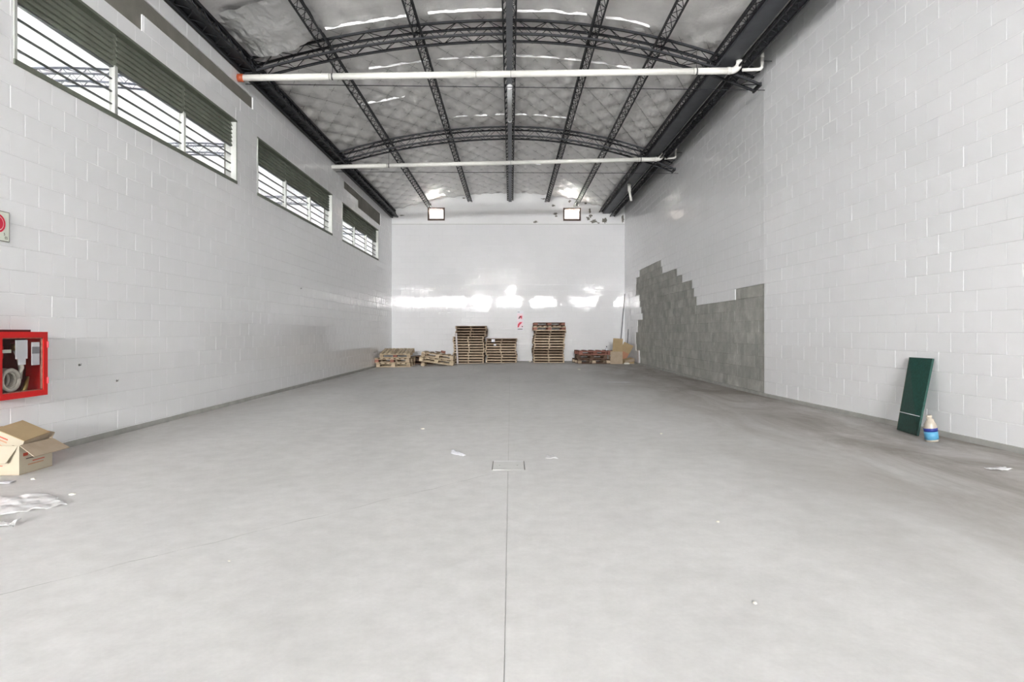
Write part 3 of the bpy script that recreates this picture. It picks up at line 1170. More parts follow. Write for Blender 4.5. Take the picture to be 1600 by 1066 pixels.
# ---------------------------------------------------------------- the next hall, seen through the strip windows
NX = -8.95


def nroof(x):
    return 6.3 - 0.030 * (x - NX) ** 2


nh = MB()
xs = [-13.6 + i * 0.5 for i in range(19)]
for a, b in zip(xs, xs[1:]):
    nh.quad((a, -7, nroof(a)), (b, -7, nroof(b)), (b, 46, nroof(b)), (a, 46, nroof(a)))
next_roof = struct(nh.obj('roof_next_hall', 'next_roof_sheet'), 'pale roof of the next hall seen through the strip windows', 'roof')
MB().box(-13.6, -13.4, -7, 46, -0.2, 6.0).obj('side_wall', 'next_roof_white', next_roof)
MB().box(-13.4, -4.55, -7.2, -7.0, -0.2, 6.6).obj('end_wall', 'next_roof_white', next_roof)
MB().box(-13.4, -4.55, -7, 46, -0.25, -0.16).obj('concrete_floor', 'yard_ground', next_roof)
MB().box(-4.55, -4.53, YB + 0.2, 46, -0.2, 5.9).obj('dividing_wall', 'next_roof_white', next_roof)
MB().box(-13.4, -4.55, 46.0, 46.1, -0.2, 6.6).obj('end_sheet', 'next_end_sheet', next_roof)
for y, lab in ((12.6, 'grey lattice truss of the next hall, seen in the upper left of the nearest window'),
               (17.6, 'grey lattice truss of the next hall, seen low in the nearest window'),
               (24.5, 'grey lattice truss of the next hall, seen faintly in the middle window'),
               (32.0, 'grey lattice truss of the next hall, seen faintly in the farthest window')):
    box_truss(y, -13.2, -4.7, lab, nroof, 'next_steel', 0.25, 0.05, 'roof_truss', 'trusses of the next hall', False)
for x in (-11.4, -10.2, -7.7, -6.4):
    MB().box(x - 0.03, x + 0.03, -7, 46, nroof(x) - 0.1, nroof(x) - 0.02).obj('roof_batten', 'next_steel', next_roof)


# ---------------------------------------------------------------- pallets
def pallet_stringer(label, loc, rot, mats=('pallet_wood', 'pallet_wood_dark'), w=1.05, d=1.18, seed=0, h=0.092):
    r2 = random.Random(seed)
    t = thing('wooden_pallet', label, 'pallet', loc, rot, 'wooden pallets by the end wall')
    bt_ = 0.022
    sh = h - 2 * bt_
    for i in range(3):
        x = -w / 2 + 0.02 + i * (w - 0.04) / 2
        MB().box(x - 0.02, x + 0.02, -d / 2 + 0.005, d / 2 - 0.005, bt_, bt_ + sh).obj('stringer', mats[0], t)
    MB().box(-w / 2 + 0.04, w / 2 - 0.04, d / 2 - 0.06, d / 2 - 0.035, bt_, bt_ + sh).obj('added_rear_board', mats[1], t)  # added dark board, blocks the view through so the slots look dark
    for i in range(7):
        y = -d / 2 + 0.05 + i * (d - 0.1) / 6
        q = r2.uniform(-0.015, 0.015)
        MB().box(-w / 2 + q, w / 2 + q, y - 0.048, y + 0.048, h - bt_, h).obj('deck_board', mats[0] if i in (0, 6) else mats[1], t)  # inner boards darker than the lead boards: slot shade put into the colour
    for i in range(3):
        y = -d / 2 + 0.05 + i * (d - 0.1) / 2
        q = r2.uniform(-0.015, 0.015)
        MB().box(-w / 2 + q, w / 2 + q, y - 0.048, y + 0.048, 0, bt_).obj('bottom_board', mats[0] if i != 1 else mats[1], t)  # middle board darkened as well, painted shade inside the slots
    return t


def pallet_block(label, loc, rot, w=1.08, d=1.15, mats=('pallet_wood_light', 'pallet_wood'), red=(), seed=0, h=0.145, ndeck=7):
    """block pallet: bottom runners across the front, nine blocks, cross boards, deck boards running back"""
    t = thing('wooden_pallet', label, 'pallet', loc, rot, 'wooden pallets by the end wall')
    ys = (-d / 2 + 0.05, 0, d / 2 - 0.05)
    for i, y in enumerate(ys):
        MB().box(-w / 2, w / 2, y - 0.05, y + 0.05, 0, 0.022).obj('bottom_board', mats[0], t)
        for j in range(3):
            x = -w / 2 + 0.06 + j * (w - 0.12) / 2
            MB().box(x - 0.06, x + 0.06, y - 0.048, y + 0.048, 0.022, h - 0.044).obj('block', 'pallet_wood_red' if (j in red and i == 0) else mats[1], t)
        MB().box(-w / 2, w / 2, y - 0.05, y + 0.05, h - 0.044, h - 0.022).obj('cross_board', mats[0], t)
    for j in range(ndeck):
        x = -w / 2 + 0.05 + j * (w - 0.1) / (ndeck - 1)
        MB().box(x - 0.048, x + 0.048, -d / 2, d / 2, h - 0.022, h).obj('deck_board', mats[0], t)
    return t


ORD = ['bottom', 'second', 'third', 'fourth', 'fifth', 'sixth', 'seventh', 'eighth', 'ninth', 'tenth', 'eleventh', 'twelfth', 'thirteenth', 'fourteenth']


def nth(i, n, where):
    if i == 0:
        return 'worn wooden pallet at the very bottom of ' + where
    if i == n - 1:
        return 'worn wooden pallet topmost of ' + where
    return 'worn wooden pallet, %s from the floor in %s' % (ORD[i], where)


def stack(n, x, y, where, seed, shift=lambda i: 0.0, dark=lambda i: False, h=0.092, top_h=None):
    r2 = random.Random(seed)
    z = floor_z(x)
    for i in range(n):
        pallet_stringer(nth(i, top_h or n, where), (x + shift(i) + r2.uniform(-0.02, 0.02), y + r2.uniform(-0.02, 0.02), z),
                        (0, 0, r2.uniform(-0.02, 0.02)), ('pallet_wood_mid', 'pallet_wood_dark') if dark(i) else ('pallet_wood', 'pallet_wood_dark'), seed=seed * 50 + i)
        z += h
    return z


zC = stack(14, -1.44, 22.5, 'the stack behind the leaning lath', 1, lambda i: 0.0 if i < 10 else 0.075, lambda i: i > 9)
zD = stack(9, -0.33, 22.52, 'the short stack left of the sign', 2, lambda i: 0.03 * math.sin(i), lambda i: i > 6)
zE = stack(12, 1.32, 22.5, 'the tall stack right of the sign', 3, lambda i: (0.0, -0.01, 0.0, -0.03, -0.05, 0.0, 0.01, 0.0, 0, 0.01, 0.02, 0.03)[i], lambda i: i in (3, 4, 10, 11), top_h=14)
pallet_block('block pallet with wide legs, second from the top of the tallest stack', (1.33, 22.48, zE), (0, 0, 0.01), 1.10, 1.15, ('pallet_wood', 'pallet_wood_red'), (), 21, 0.15)
pallet_block('upturned pallet with its blocks up, crowning the tallest stack', (1.33, 22.5, zE + 0.15 + 0.125), (PI, 0, 0.01), 1.06, 1.1, ('pallet_wood_dark', 'pallet_wood_red'), (), 22, 0.125)

# pile by the left wall
zA = floor_z(-3.72) + 0.002
pallet_block('pale block pallet at the bottom of the low pile by the left wall', (-3.74, 20.9, zA), (0, 0, 0.02), 1.08, 1.2, ('pallet_wood_light', 'pallet_wood'), (), 31, 0.135)
pallet_block('red-ended block pallet in the middle of the pile by the left wall', (-3.76, 20.93, zA + 0.135), (0, 0, -0.02), 1.10, 1.2, ('pallet_wood', 'pallet_wood'), (0, 1), 32, 0.15)
pallet_block('pale pallet tilted forward on top of the pile by the left wall', (-3.71, 20.98, zA + 0.362), (math.radians(7.5), 0, 0.03), 0.98, 1.1, ('pallet_wood_light', 'pallet_wood'), (1,), 33, 0.14, 8)
pallet_stringer('dark broken pallet lying behind the low pile by the left wall', (-2.98, 22.3, floor_z(-2.98) + 0.012), (0, 0, -0.1), ('pallet_wood_dark', 'pallet_wood_dark'), 0.9, 1.0, 34, 0.12)
pallet_stringer('dark tilted pallet resting on the broken one near the left wall', (-2.98, 22.3, floor_z(-2.98) + 0.150), (0, math.radians(1.2), -0.14), ('pallet_wood_dark', 'pallet_wood_dark'), 0.8, 1.0, 35, 0.12)

# sloping pile
zB = floor_z(-2.4)
ro = math.radians(8)
MB_sup = thing('timber_block', 'short timber block propping up the sloping pallet', 'timber', (-2.86, 21.05, floor_z(-2.86)))
MB().box(-0.06, 0.06, -0.25, 0.25, 0, 0.075).obj('timber', 'pallet_wood_light', MB_sup)
MB().box(-0.05, 0.05, -0.2, 0.2, 0.075, 0.11).obj('batten', 'pallet_wood', MB_sup)
pallet_block('lower of two sloping block pallets left of the tall stack', (-2.42, 21.1, zB + 0.087), (0, ro, 0.03), 1.10, 1.1, ('pallet_wood_light', 'pallet_wood_light'), (), 41, 0.15, 6)
pallet_block('upper of two sloping block pallets left of the tall stack', (-2.37, 21.12, zB + 0.243), (0, ro, 0.0), 1.04, 1.1, ('pallet_wood', 'pallet_wood'), (), 42, 0.15, 6)
oc = thing('timber_offcut', 'reddish timber offcut lying on the sloping pallets', 'timber', (-2.22, 21.0, zB + 0.405), (0, ro, 0.3))
MB().box(-0.06, 0.06, -0.08, 0.08, 0, 0.075).obj('offcut_block', 'pallet_wood_red', oc)
MB().box(-0.24, 0.02, 0.09, 0.13, 0.0, 0.03).obj('offcut_board', 'pallet_wood_dark', oc)

# right-hand pile
pallet_block('grey weathered block pallet at the bottom of the low right-hand pile', (2.72, 21.75, 0), (0, 0, 0.06), 1.08, 1.2, ('pallet_wood_dark', 'pallet_wood'), (), 51, 0.15, 6)
pallet_block('weathered block pallet in the middle of the low right-hand pile', (2.72, 21.8, 0.15), (0, 0, -0.03), 1.0, 1.1, ('pallet_wood_dark', 'pallet_wood_dark'), (), 52, 0.14, 6)
pallet_block('reddish pallet on top of the low right-hand pile', (2.78, 21.8, 0.29), (0, 0, 0.05), 1.08, 1.1, ('pallet_wood_red', 'pallet_wood_red'), (0,), 53, 0.14, 5)
bt = thing('small_bottle', 'small dark-capped bottle standing on the low right-hand pallet pile', 'bottle', (3.22, 21.5, 0.43))
MB().lathe([(0.03, 0), (0.034, 0.01), (0.034, 0.08), (0.014, 0.11)], 12).obj('bottle_body', 'plastic_scrap', bt, True)
MB().lathe([(0.017, 0.11), (0.017, 0.145)], 10).obj('cap', 'dark_rubber', bt, True)
cd = thing('timber_crate', 'dark broken crate of boards between the pallets and the cardboard', 'crate', (3.6, 22.05, 0))
for z in (0.0, 0.12, 0.24, 0.33):
    MB().box(-0.2, 0.2, -0.25, -0.232, z, z + 0.085).obj('slat', 'pallet_wood_dark', cd)
    MB().box(-0.2, 0.2, 0.232, 0.25, z, z + 0.085).obj('slat', 'pallet_wood_dark', cd)
for x in (-0.18, 0.18):
    for y in (-0.215, 0.215):
        MB().box(x - 0.02, x + 0.02, y - 0.017, y + 0.017, 0, 0.415).obj('corner_post', 'pallet_wood', cd)

# leaning lath, sheet of paper on the stack
la = MB().box(-0.03, 0.03, -0.008, 0.008, 0, 1.06).obj('leaning_lath', 'white_lath')
la.location = (-1.80, 21.72, floor_z(-1.8))
la.rotation_euler = (math.radians(-8.5), math.radians(-3.5), 0)
tag(la, 'white lath leaning against the front of the tall pallet stack', 'lath')
for k2, (x, z, w, h) in enumerate(((-0.60, zD - 0.115, 0.12, 0.10), (-0.54, zD - 0.24, 0.08, 0.06))):
    m_ = MB()
    for i in range(6):
        for j in range(5):
            a, b, c, d = -w / 2 + w * i / 6, -w / 2 + w * (i + 1) / 6, h * j / 5, h * (j + 1) / 5
            f_ = lambda u, v: (u, -0.004 - 0.012 * math.sin(u * 40 + k2) * math.sin(v * 30), v)
            m_.quad(f_(a, c), f_(b, c), f_(b, d), f_(a, d))
    o = m_.obj('paper_label', 'paper_white')
    o.location = (x, 21.89, z)
    tag(o, ['large white paper stuck on the front of the shorter pallet stack', 'small white paper scrap below the large one on the shorter stack'][k2], 'paper')

# ---------------------------------------------------------------- back right corner
cb = thing('flattened_carton', 'tall tan flattened carton leaning beside the right-hand pallet pile', 'cardboard', (3.47, 21.05, 0), (0, 0, -0.12))
mt = Matrix.Rotation(math.radians(-10), 4, 'X')
MB().box(-0.19, 0.21, 0, 0.008, 0, 0.42, mt).obj('lower_panel', 'cardboard', cb)
top = mt @ Vector((0, 0, 0.42))
mt2 = Matrix.Translation(top) @ Matrix.Rotation(math.radians(-22), 4, 'X') @ Matrix.Rotation(math.radians(4), 4, 'Y')
MB().box(-0.12, 0.20, 0, 0.008, 0.0, 0.46, mt2).obj('upper_panel', 'cardboard_tan', cb)
MB().box(-0.17, 0.2, -0.003, 0.011, 0.41, 0.425, mt).obj('crease', 'cardboard_tan', cb)
cb2 = thing('leaning_carton', 'reddish-brown carton panel tipped sideways in the back right corner', 'cardboard', (3.70, 21.55, 0.12), (0, 0, -0.2))
mt = Matrix.Rotation(math.radians(-18), 4, 'X') @ Matrix.Rotation(math.radians(26), 4, 'Y')
MB().box(-0.18, 0.16, 0, 0.01, 0.05, 0.30, mt).obj('lower_panel', 'cardboard_red', cb2)
MB().box(-0.17, 0.17, -0.004, 0.008, 0.30, 0.62, mt).obj('upper_panel', 'cardboard_tan', cb2)
sk = thing('crushed_carton', 'crushed carton base lying under the tipped carton panel', 'cardboard', (3.86, 21.3, 0.0), (0, 0, 0.3))
MB().hexa([(-0.18, -0.14, 0), (0.2, -0.14, 0), (0.2, 0.14, 0), (-0.18, 0.14, 0), (-0.14, -0.15, 0.10), (0.22, -0.12, 0.17), (0.2, 0.14, 0.2), (-0.18, 0.12, 0.13)]).obj('carton_body', 'cardboard_tan', sk)
MB().hexa([(-0.14, -0.155, 0.1), (0.22, -0.125, 0.17), (0.22, -0.13, 0.176), (-0.14, -0.16, 0.106), (-0.2, -0.25, 0.03), (0.16, -0.26, 0.08), (0.16, -0.265, 0.086), (-0.2, -0.255, 0.036)]).obj('carton_flap', 'cardboard', sk)
lump = MB().lathe([(0.0, 0.0), (0.07, 0.0), (0.085, 0.02), (0.07, 0.045), (0.03, 0.055), (0.0, 0.056)], 14, 1.2, 0.8).obj('plaster_lump', 'lump_white', None, True)
lump.location = (3.78, 20.85, 0)
tag(lump, 'white plaster lump on the floor in front of the cartons', 'rubble')
lump2 = MB().lathe([(0.0, 0.0), (0.04, 0.0), (0.05, 0.02), (0.03, 0.045), (0.0, 0.05)], 10, 1.0, 0.8).obj('plaster_lump', 'lump_white', None, True)
lump2.location = (0.66, 22.3, 0)
tag(lump2, 'small white lump on the floor between the middle pallet stacks', 'rubble')
tag(MB().path([(3.86, 22.75, 0.0), (4.09, 22.95, 2.42)], 0.014, 8).obj('leaning_pole', 'steel_wire'), 'long thin grey pole leaning in the back right corner', 'pole')
tag(MB().path([(4.02, 22.3, 0.0), (4.12, 22.4, 1.15)], 0.012, 8).obj('leaning_rod', 'steel_wire'), 'short thin rod leaning behind the tipped carton', 'rod')
wp = MB().box(-0.012, 0.0, 20.72, 20.92, 0.05, 0.46).obj('wall_panel_scrap', 'white_lath')
wp.location = (XR - 0.002, 0, 0)
wp.rotation_euler = (0, 0, 0)
tag(wp, 'narrow pale board scrap against the right wall by the bare patch', 'board')

# fire sign on the end wall
sg = thing('fire_sign', 'tall white sign with two red pictograms on the end wall', 'sign', (0.345, YB - 0.003, 1.10))
MB().box(-0.115, 0.115, -0.006, 0, 0.0, 0.72).obj('sign_plate', 'paper_white', sg)
MB().box(-0.105, 0.105, -0.008, -0.006, 0.39, 0.62).obj('pictogram_field', 'sign_pink', sg)
MB().box(-0.105, 0.105, -0.008, -0.006, 0.11, 0.35).obj('pictogram_field', 'sign_pink', sg)
MB().hexa([(-0.07, -0.010, 0.44), (-0.03, -0.010, 0.43), (-0.03, -0.008, 0.43), (-0.07, -0.008, 0.44), (-0.02, -0.010, 0.53), (0.03, -0.010, 0.53), (0.03, -0.008, 0.53), (-0.02, -0.008, 0.53)]).obj('pictogram', 'sign_dark', sg)
MB().hexa([(0.02, -0.010, 0.44), (0.06, -0.010, 0.44), (0.06, -0.008, 0.44), (0.02, -0.008, 0.44), (-0.02, -0.010, 0.54), (0.07, -0.010, 0.545), (0.07, -0.008, 0.545), (-0.02, -0.008, 0.54)]).obj('pictogram', 'sign_red', sg)
MB().hexa([(-0.10, -0.010, 0.12), (-0.06, -0.010, 0.12), (-0.06, -0.008, 0.12), (-0.10, -0.008, 0.12), (-0.08, -0.010, 0.25), (-0.01, -0.010, 0.22), (-0.01, -0.008, 0.22), (-0.08, -0.008, 0.25)]).obj('pictogram', 'sign_red', sg)
MB().hexa([(-0.09, -0.0105, 0.22), (0.0, -0.0105, 0.22), (0.0, -0.008, 0.22), (-0.09, -0.008, 0.22), (-0.02, -0.0105, 0.31), (0.08, -0.0105, 0.31), (0.08, -0.008, 0.31), (-0.02, -0.008, 0.31)]).obj('pictogram', 'sign_red', sg)
MB().lathe([(0.022, 0.0), (0.022, 0.002)], 10).obj('pictogram', 'sign_dark', sg).matrix_local = Matrix.Translation((0.075, -0.008, 0.15)) @ Matrix.Rotation(PI / 2, 4, 'X')
for j, x in enumerate((-0.09, -0.062, -0.034, 0.0, 0.028, 0.056)):
    MB().box(x, x + 0.022, -0.008, -0.006, 0.035, 0.075).obj('print_mark', 'paper_grey' if j % 3 == 1 else 'print_ink', sg)
MB().box(-0.1, -0.02, -0.008, -0.006, 0.665, 0.69).obj('print_mark', 'paper_grey', sg)


# ---------------------------------------------------------------- left foreground
def text_mesh(name, body, size, mat, parent):
    cu = bpy.data.curves.new(name, 'FONT')
    cu.body = body
    cu.size = size
    cu.extrude = 0.0006
    cu.align_x = 'RIGHT'
    tmp = bpy.data.objects.new(name + '_tmp', cu)
    COL.objects.link(tmp)
    dg = bpy.context.evaluated_depsgraph_get()
    me = bpy.data.meshes.new_from_object(tmp.evaluated_get(dg))
    bpy.data.objects.remove(tmp)
    me.materials.clear()
    me.materials.append(M[mat])
    return link(name, me, parent)


# framed sign on the left wall, cut by the picture edge
s1 = thing('wall_sign', 'small cream notice with a red disc on the left wall, above the red cabinet', 'sign', (XL, 5.51, 1.825))
MB().box(0.0, 0.012, -0.26, 0.0, 0.0, 0.25).obj('sign_plate', 'sign_cream', s1)
for a, b, c, d in ((-0.262, 0.003, -0.004, 0.003), (-0.262, 0.003, 0.247, 0.253), (-0.262, -0.256, 0.0, 0.25), (-0.003, 0.003, 0.0, 0.25)):
    MB().box(0.0, 0.014, a, b, c, d).obj('frame_edge', 'sign_edge', s1)
rot = Matrix(((0, 0, 1, 0), (1, 0, 0, 0), (0, 1, 0, 0), (0, 0, 0, 1)))
o = MB().lathe([(0.055, 0), (0.055, 0.0015)], 28).obj('red_disc', 'sign_red', s1)
o.matrix_local = Matrix.Translation((0.012, -0.12, 0.145)) @ rot
ring = MB()
for i in range(28):
    a0, a1 = 2 * PI * i / 28, 2 * PI * (i + 1) / 28
    ring.hexa([(0.012, -0.12 + 0.062 * math.cos(a), 0.145 + 0.062 * math.sin(a)) for a in (a0, a1)] + [(0.012, -0.12 + 0.078 * math.cos(a), 0.145 + 0.078 * math.sin(a)) for a in (a1, a0)] +
              [(0.0138, -0.12 + 0.062 * math.cos(a), 0.145 + 0.062 * math.sin(a)) for a in (a0, a1)] + [(0.0138, -0.12 + 0.078 * math.cos(a), 0.145 + 0.078 * math.sin(a)) for a in (a1, a0)])
ring.obj('red_ring', 'sign_red', s1)
for body, z in (('S', 0.05), ('ES', 0.018)):
    o = text_mesh('lettering', body, 0.032, 'print_ink', s1)
    o.matrix_local = Matrix.Translation((0.0128, -0.018 if body == 'ES' else -0.045, z)) @ rot

# red fire hose cabinet
cX, cY, cW, cH, cD = -4.13, 5.71, 0.56, 0.56, 0.20
cz = 0.492
fc = thing('fire_hose_cabinet', 'red glass-fronted fire hose cabinet on the left wall', 'cabinet', (XL, cY, cz))
# origin at the lower far corner on the wall; y runs back towards the camera (negative)
MB().box(0.0, 0.012, -cW, 0, 0, cH).obj('back_panel', 'red_inside', fc)
MB().box(0.012, cD - 0.02, -cW, 0, 0, 0.012).obj('bottom_panel', 'red_paint', fc)
MB().box(0.012, cD - 0.02, -cW, 0, cH - 0.012, cH).obj('top_panel', 'red_paint', fc)
MB().box(0.012, cD - 0.02, -0.012, 0, 0.012, cH - 0.012).obj('side_panel', 'red_paint', fc)
MB().box(0.012, cD - 0.02, -cW, -cW + 0.012, 0.012, cH - 0.012).obj('side_panel', 'red_paint', fc)
dr_ = MB()
f0, f1 = cD - 0.02, cD
for a, b, c, d in ((-cW, 0, 0, 0.05), (-cW, 0, cH - 0.05, cH), (-cW, -cW + 0.05, 0.05, cH - 0.05), (-0.05, 0, 0.05, cH - 0.05)):
    dr_.box(f0, f1, a, b, c, d)
door = dr_.obj('door', 'red_paint', fc)
MB().box(f0 + 0.004, f0 + 0.008, -cW + 0.05, -0.05, 0.05, cH - 0.05).obj('glass_pane', 'pane_glass', door)
bd = MB()
for a, b, c, d in ((-cW + 0.05, -0.05, 0.05, 0.058), (-cW + 0.05, -0.05, cH - 0.058, cH - 0.05), (-cW + 0.05, -cW + 0.058, 0.05, cH - 0.05), (-0.058, -0.05, 0.05, cH - 0.05)):
    bd.box(f0 - 0.006, f0 + 0.012, a, b, c, d)
bd.obj('glazing_bead', 'pallet_wood_red', door)
for z in (0.10, 0.42):
    MB().path([(f1 + 0.004, -0.006, z), (f1 + 0.004, -0.006, z + 0.055)], 0.007, 8).obj('hinge', 'hinge_pink', fc, True)
# notices behind the glass
pn = MB().box(f0 - 0.004, f0 + 0.002, -0.165, -0.075, 0.27, 0.47).obj('notice_sheet', 'paper_white', fc)
MB().box(f0 + 0.002, f0 + 0.003, -0.165, -0.075, 0.37, 0.43).obj('notice_print', 'paper_grey', pn)
pn = MB().box(f0 - 0.004, f0 + 0.002, -0.345, -0.215, 0.33, 0.49).obj('notice_sheet', 'paper_white', fc)
MB().box(f0 - 0.004, f0 + 0.002, -0.315, -0.235, 0.28, 0.33).obj('notice_strip', 'paper_white', pn)
MB().box(f0 - 0.004, f0 + 0.002, -0.5, -0.395, 0.385, 0.412).obj('notice_strip', 'sign_cream', fc)
# folded canvas hose, coupling and nozzle
hs = thing('fire_hose', 'folded white canvas hose with a brass nozzle inside the red cabinet', 'hose', (XL + 0.10, cY - 0.3, cz))
for j in range(5):
    x = -0.065 + j * 0.028
    rr = 0.085 - 0.006 * (j % 2)
    pts = []
    for i in range(25):
        a = 2 * PI * i / 24
        pts.append((x, -0.06 + rr * math.cos(a) * 1.1, 0.155 + rr * math.sin(a)))
    MB().path(pts, 0.017, 8, up=Vector((1, 0, 0)), cap=False).obj('hose_loop', 'hose_canvas', hs, True)
MB().path([(0.05, 0.03, 0.16), (0.05, 0.055, 0.25), (0.03, 0.06, 0.34), (0.0, 0.05, 0.42)], 0.022, 10).obj('hose_end', 'hose_canvas', hs, True)
MB().path([(0.02, 0.1, 0.022), (0.02, 0.14, 0.09), (0.02, 0.17, 0.17)], 0.02, 10, radii=[0.026, 0.02, 0.012]).obj('nozzle', 'brass', hs, True)
MB().path([(0.0, 0.05, 0.40), (0.0, 0.05, 0.46)], 0.034, 14).obj('coupling', 'brass', hs, True)
MB().path([(0.0, -0.12, 0.34), (0.0, -0.12, 0.44)], 0.03, 12).obj('valve_body', 'red_paint', hs, True)
# flat red bar on the cabinet top
rb = MB().box(-0.06, 0.06, -0.10, 0.28, 0.0, 0.018).obj('red_lid', 'red_inside')
rb.location = (XL + 0.1, 5.28, cz + cH)
tag(rb, 'flat dark red strip lying on top of the fire hose cabinet', 'lid')

# cardboard box
bx = thing('cardboard_box', 'open cardboard box with folded-out flaps on the floor under the red cabinet', 'box', (-4.02, 5.18, floor_z(-3.84) + 0.001), (0, 0, 0.0))
w2, d2, hb, tk = 0.18, 0.18, 0.23, 0.006
MB().box(-w2, w2, -d2, d2, 0, tk).obj('base_panel', 'cardboard', bx)
pf = MB().box(-w2, w2, -d2, -d2 + tk, tk, hb).obj('side_panel', 'cardboard_pale', bx)
pr_ = MB().box(w2 - tk, w2, -d2 + tk, d2, tk, hb).obj('side_panel', 'cardboard_pale', bx)
MB().box(-w2, w2 - tk, d2 - tk, d2, tk, hb).obj('side_panel', 'cardboard', bx)
MB().box(-w2, -w2 + tk, -d2 + tk, d2 - tk, tk, hb).obj('side_panel', 'cardboard', bx)
for z, a, b in ((0.10, -0.15, 0.03), (0.07, -0.15, 0.05), (0.05, -0.12, 0.02)):
    MB().box(a, b, -d2 - 0.0008, -d2, z, z + 0.006).obj('print_line', 'print_red', pf)
for z, a, b, m_ in ((0.112, -0.11, 0.10, 'print_ink'), (0.085, -0.04, 0.09, 'print_red'), (0.062, -0.09, 0.08, 'cardboard_red')):
    MB().box(w2, w2 + 0.0008, a, b, z, z + 0.008).obj('print_line', m_, pr_)
MB().box(w2, w2 + 0.0008, -0.14, -0.09, 0.14, 0.165).obj('print_mark', 'print_red', pr_)
# flaps folded outwards and down
fl_r = [Vector((w2, -d2, hb)), Vector((w2, d2, hb)), Vector((w2 + 0.125, d2 + 0.03, hb - 0.085)), Vector((w2 + 0.125, -d2 - 0.012, hb - 0.085))]
n_ = (fl_r[1] - fl_r[0]).cross(fl_r[3] - fl_r[0]).normalized() * 0.006
MB().hexa([p_ for p_ in fl_r] + [p_ - n_ for p_ in fl_r]).obj('flap', 'cardboard', bx)
fl_f = [Vector((-w2, -d2, hb)), Vector((w2 - 0.01, -d2, hb)), Vector((w2 - 0.065, -d2 - 0.055, hb - 0.125)), Vector((-w2 + 0.01, -d2 - 0.055, hb - 0.125))]
n_ = (fl_f[1] - fl_f[0]).cross(fl_f[3] - fl_f[0]).normalized() * 0.006
MB().hexa([p_ for p_ in fl_f] + [p_ + n_ for p_ in fl_f]).obj('flap', 'cardboard_pale', bx)
fl_b = [Vector((w2, d2, hb)), Vector((-w2, d2, hb)), Vector((-w2, d2 + 0.05, hb + 0.11)), Vector((w2 - 0.02, d2 + 0.06, hb + 0.04))]
n_ = (fl_b[1] - fl_b[0]).cross(fl_b[3] - fl_b[0]).normalized() * 0.006
MB().hexa([p_ for p_ in fl_b] + [p_ - n_ for p_ in fl_b]).obj('flap', 'cardboard', bx)
fl_l = [Vector((-w2, d2, hb)), Vector((-w2, -d2, hb)), Vector((-w2 - 0.06, -d2, hb + 0.10)), Vector((-w2 - 0.06, d2, hb + 0.10))]
n_ = (fl_l[1] - fl_l[0]).cross(fl_l[3] - fl_l[0]).normalized() * 0.006
MB().hexa([p_ for p_ in fl_l] + [p_ - n_ for p_ in fl_l]).obj('flap', 'cardboard', bx)
# smaller carton tipped inside
ib = thing('small_carton', 'smaller printed carton tipped inside the open cardboard box', 'box', (-4.03, 5.19, floor_z(-3.84) + 0.13), (math.radians(6), math.radians(24), 0.06))
m1 = MB().box(-0.12, 0.12, -0.14, -0.134, 0, 0.21).obj('side_panel', 'cardboard_pale', ib)
MB().box(0.114, 0.12, -0.134, 0.15, 0, 0.21).obj('side_panel', 'cardboard', ib)
MB().box(-0.12, -0.114, -0.134, 0.15, 0, 0.21).obj('side_panel', 'cardboard', ib)
MB().box(-0.114, 0.114, 0.144, 0.15, 0, 0.21).obj('side_panel', 'cardboard', ib)
MB().box(-0.12, 0.12, -0.14, 0.15, 0.21, 0.216).obj('top_panel', 'cardboard_tan', ib)
MB().box(-0.114, 0.114, -0.134, 0.144, 0.0, 0.006).obj('base_panel', 'cardboard', ib)
for z, a, b, m_ in ((0.165, -0.09, 0.0, 'print_red'), (0.14, -0.07, 0.0, 'cardboard_red'), (0.10, -0.08, -0.02, 'cardboard_red'), (0.07, -0.08, 0.01, 'cardboard_red')):
    MB().box(a, b, -0.1408, -0.14, z, z + 0.01).obj('print_line', m_, m1)
MB().lathe([(0.018, 0), (0.018, 0.0008)], 16).obj('print_mark', 'print_ink', m1).matrix_local = Matrix.Translation((0.06, -0.14, 0.13)) @ Matrix.Rotation(PI / 2, 4, 'X')


# crumpled plastic and litter
def crumple(name, pts2, nu, nv, mat, amp, freq, seed, label, cat, lift=0.004, smooth=True):
    """quad patch between four floor corners, crumpled"""
    A, B, C_, D = [Vector((x, y, 0)) for x, y in pts2]
    c0 = (A + B + C_ + D) / 4
    mb = MB()
    for j in range(nv + 1):
        for i in range(nu + 1):
            u, v = i / nu, j / nv
            p_ = A.lerp(B, u).lerp(D.lerp(C_, u), v)
            e = noise.noise((u * 5, v * 5, seed)) * 0.08
            p_ += (p_ - c0) * e
            n1 = abs(noise.noise((p_.x * freq, p_.y * freq, seed + 2)))
            n2 = abs(noise.noise((p_.x * freq * 2.7, p_.y * freq * 2.7, seed + 5)))
            p_.z = floor_z(p_.x) + lift + amp * (n1 + 0.4 * n2)
            mb.v.append(tuple(p_ - Vector((c0.x, c0.y, 0))))
    for j in range(nv):
        for i in range(nu):
            a = j * (nu + 1) + i
            mb.f.append((a, a + 1, a + nu + 2, a + nu + 1))
    o = mb.obj(name, mat, None, smooth)
    o.location = (c0.x, c0.y, 0)
    sol = o.modifiers.new('thickness', 'SOLIDIFY')
    sol.thickness = 0.0015
    sol.offset = 1
    return tag(o, label, cat)


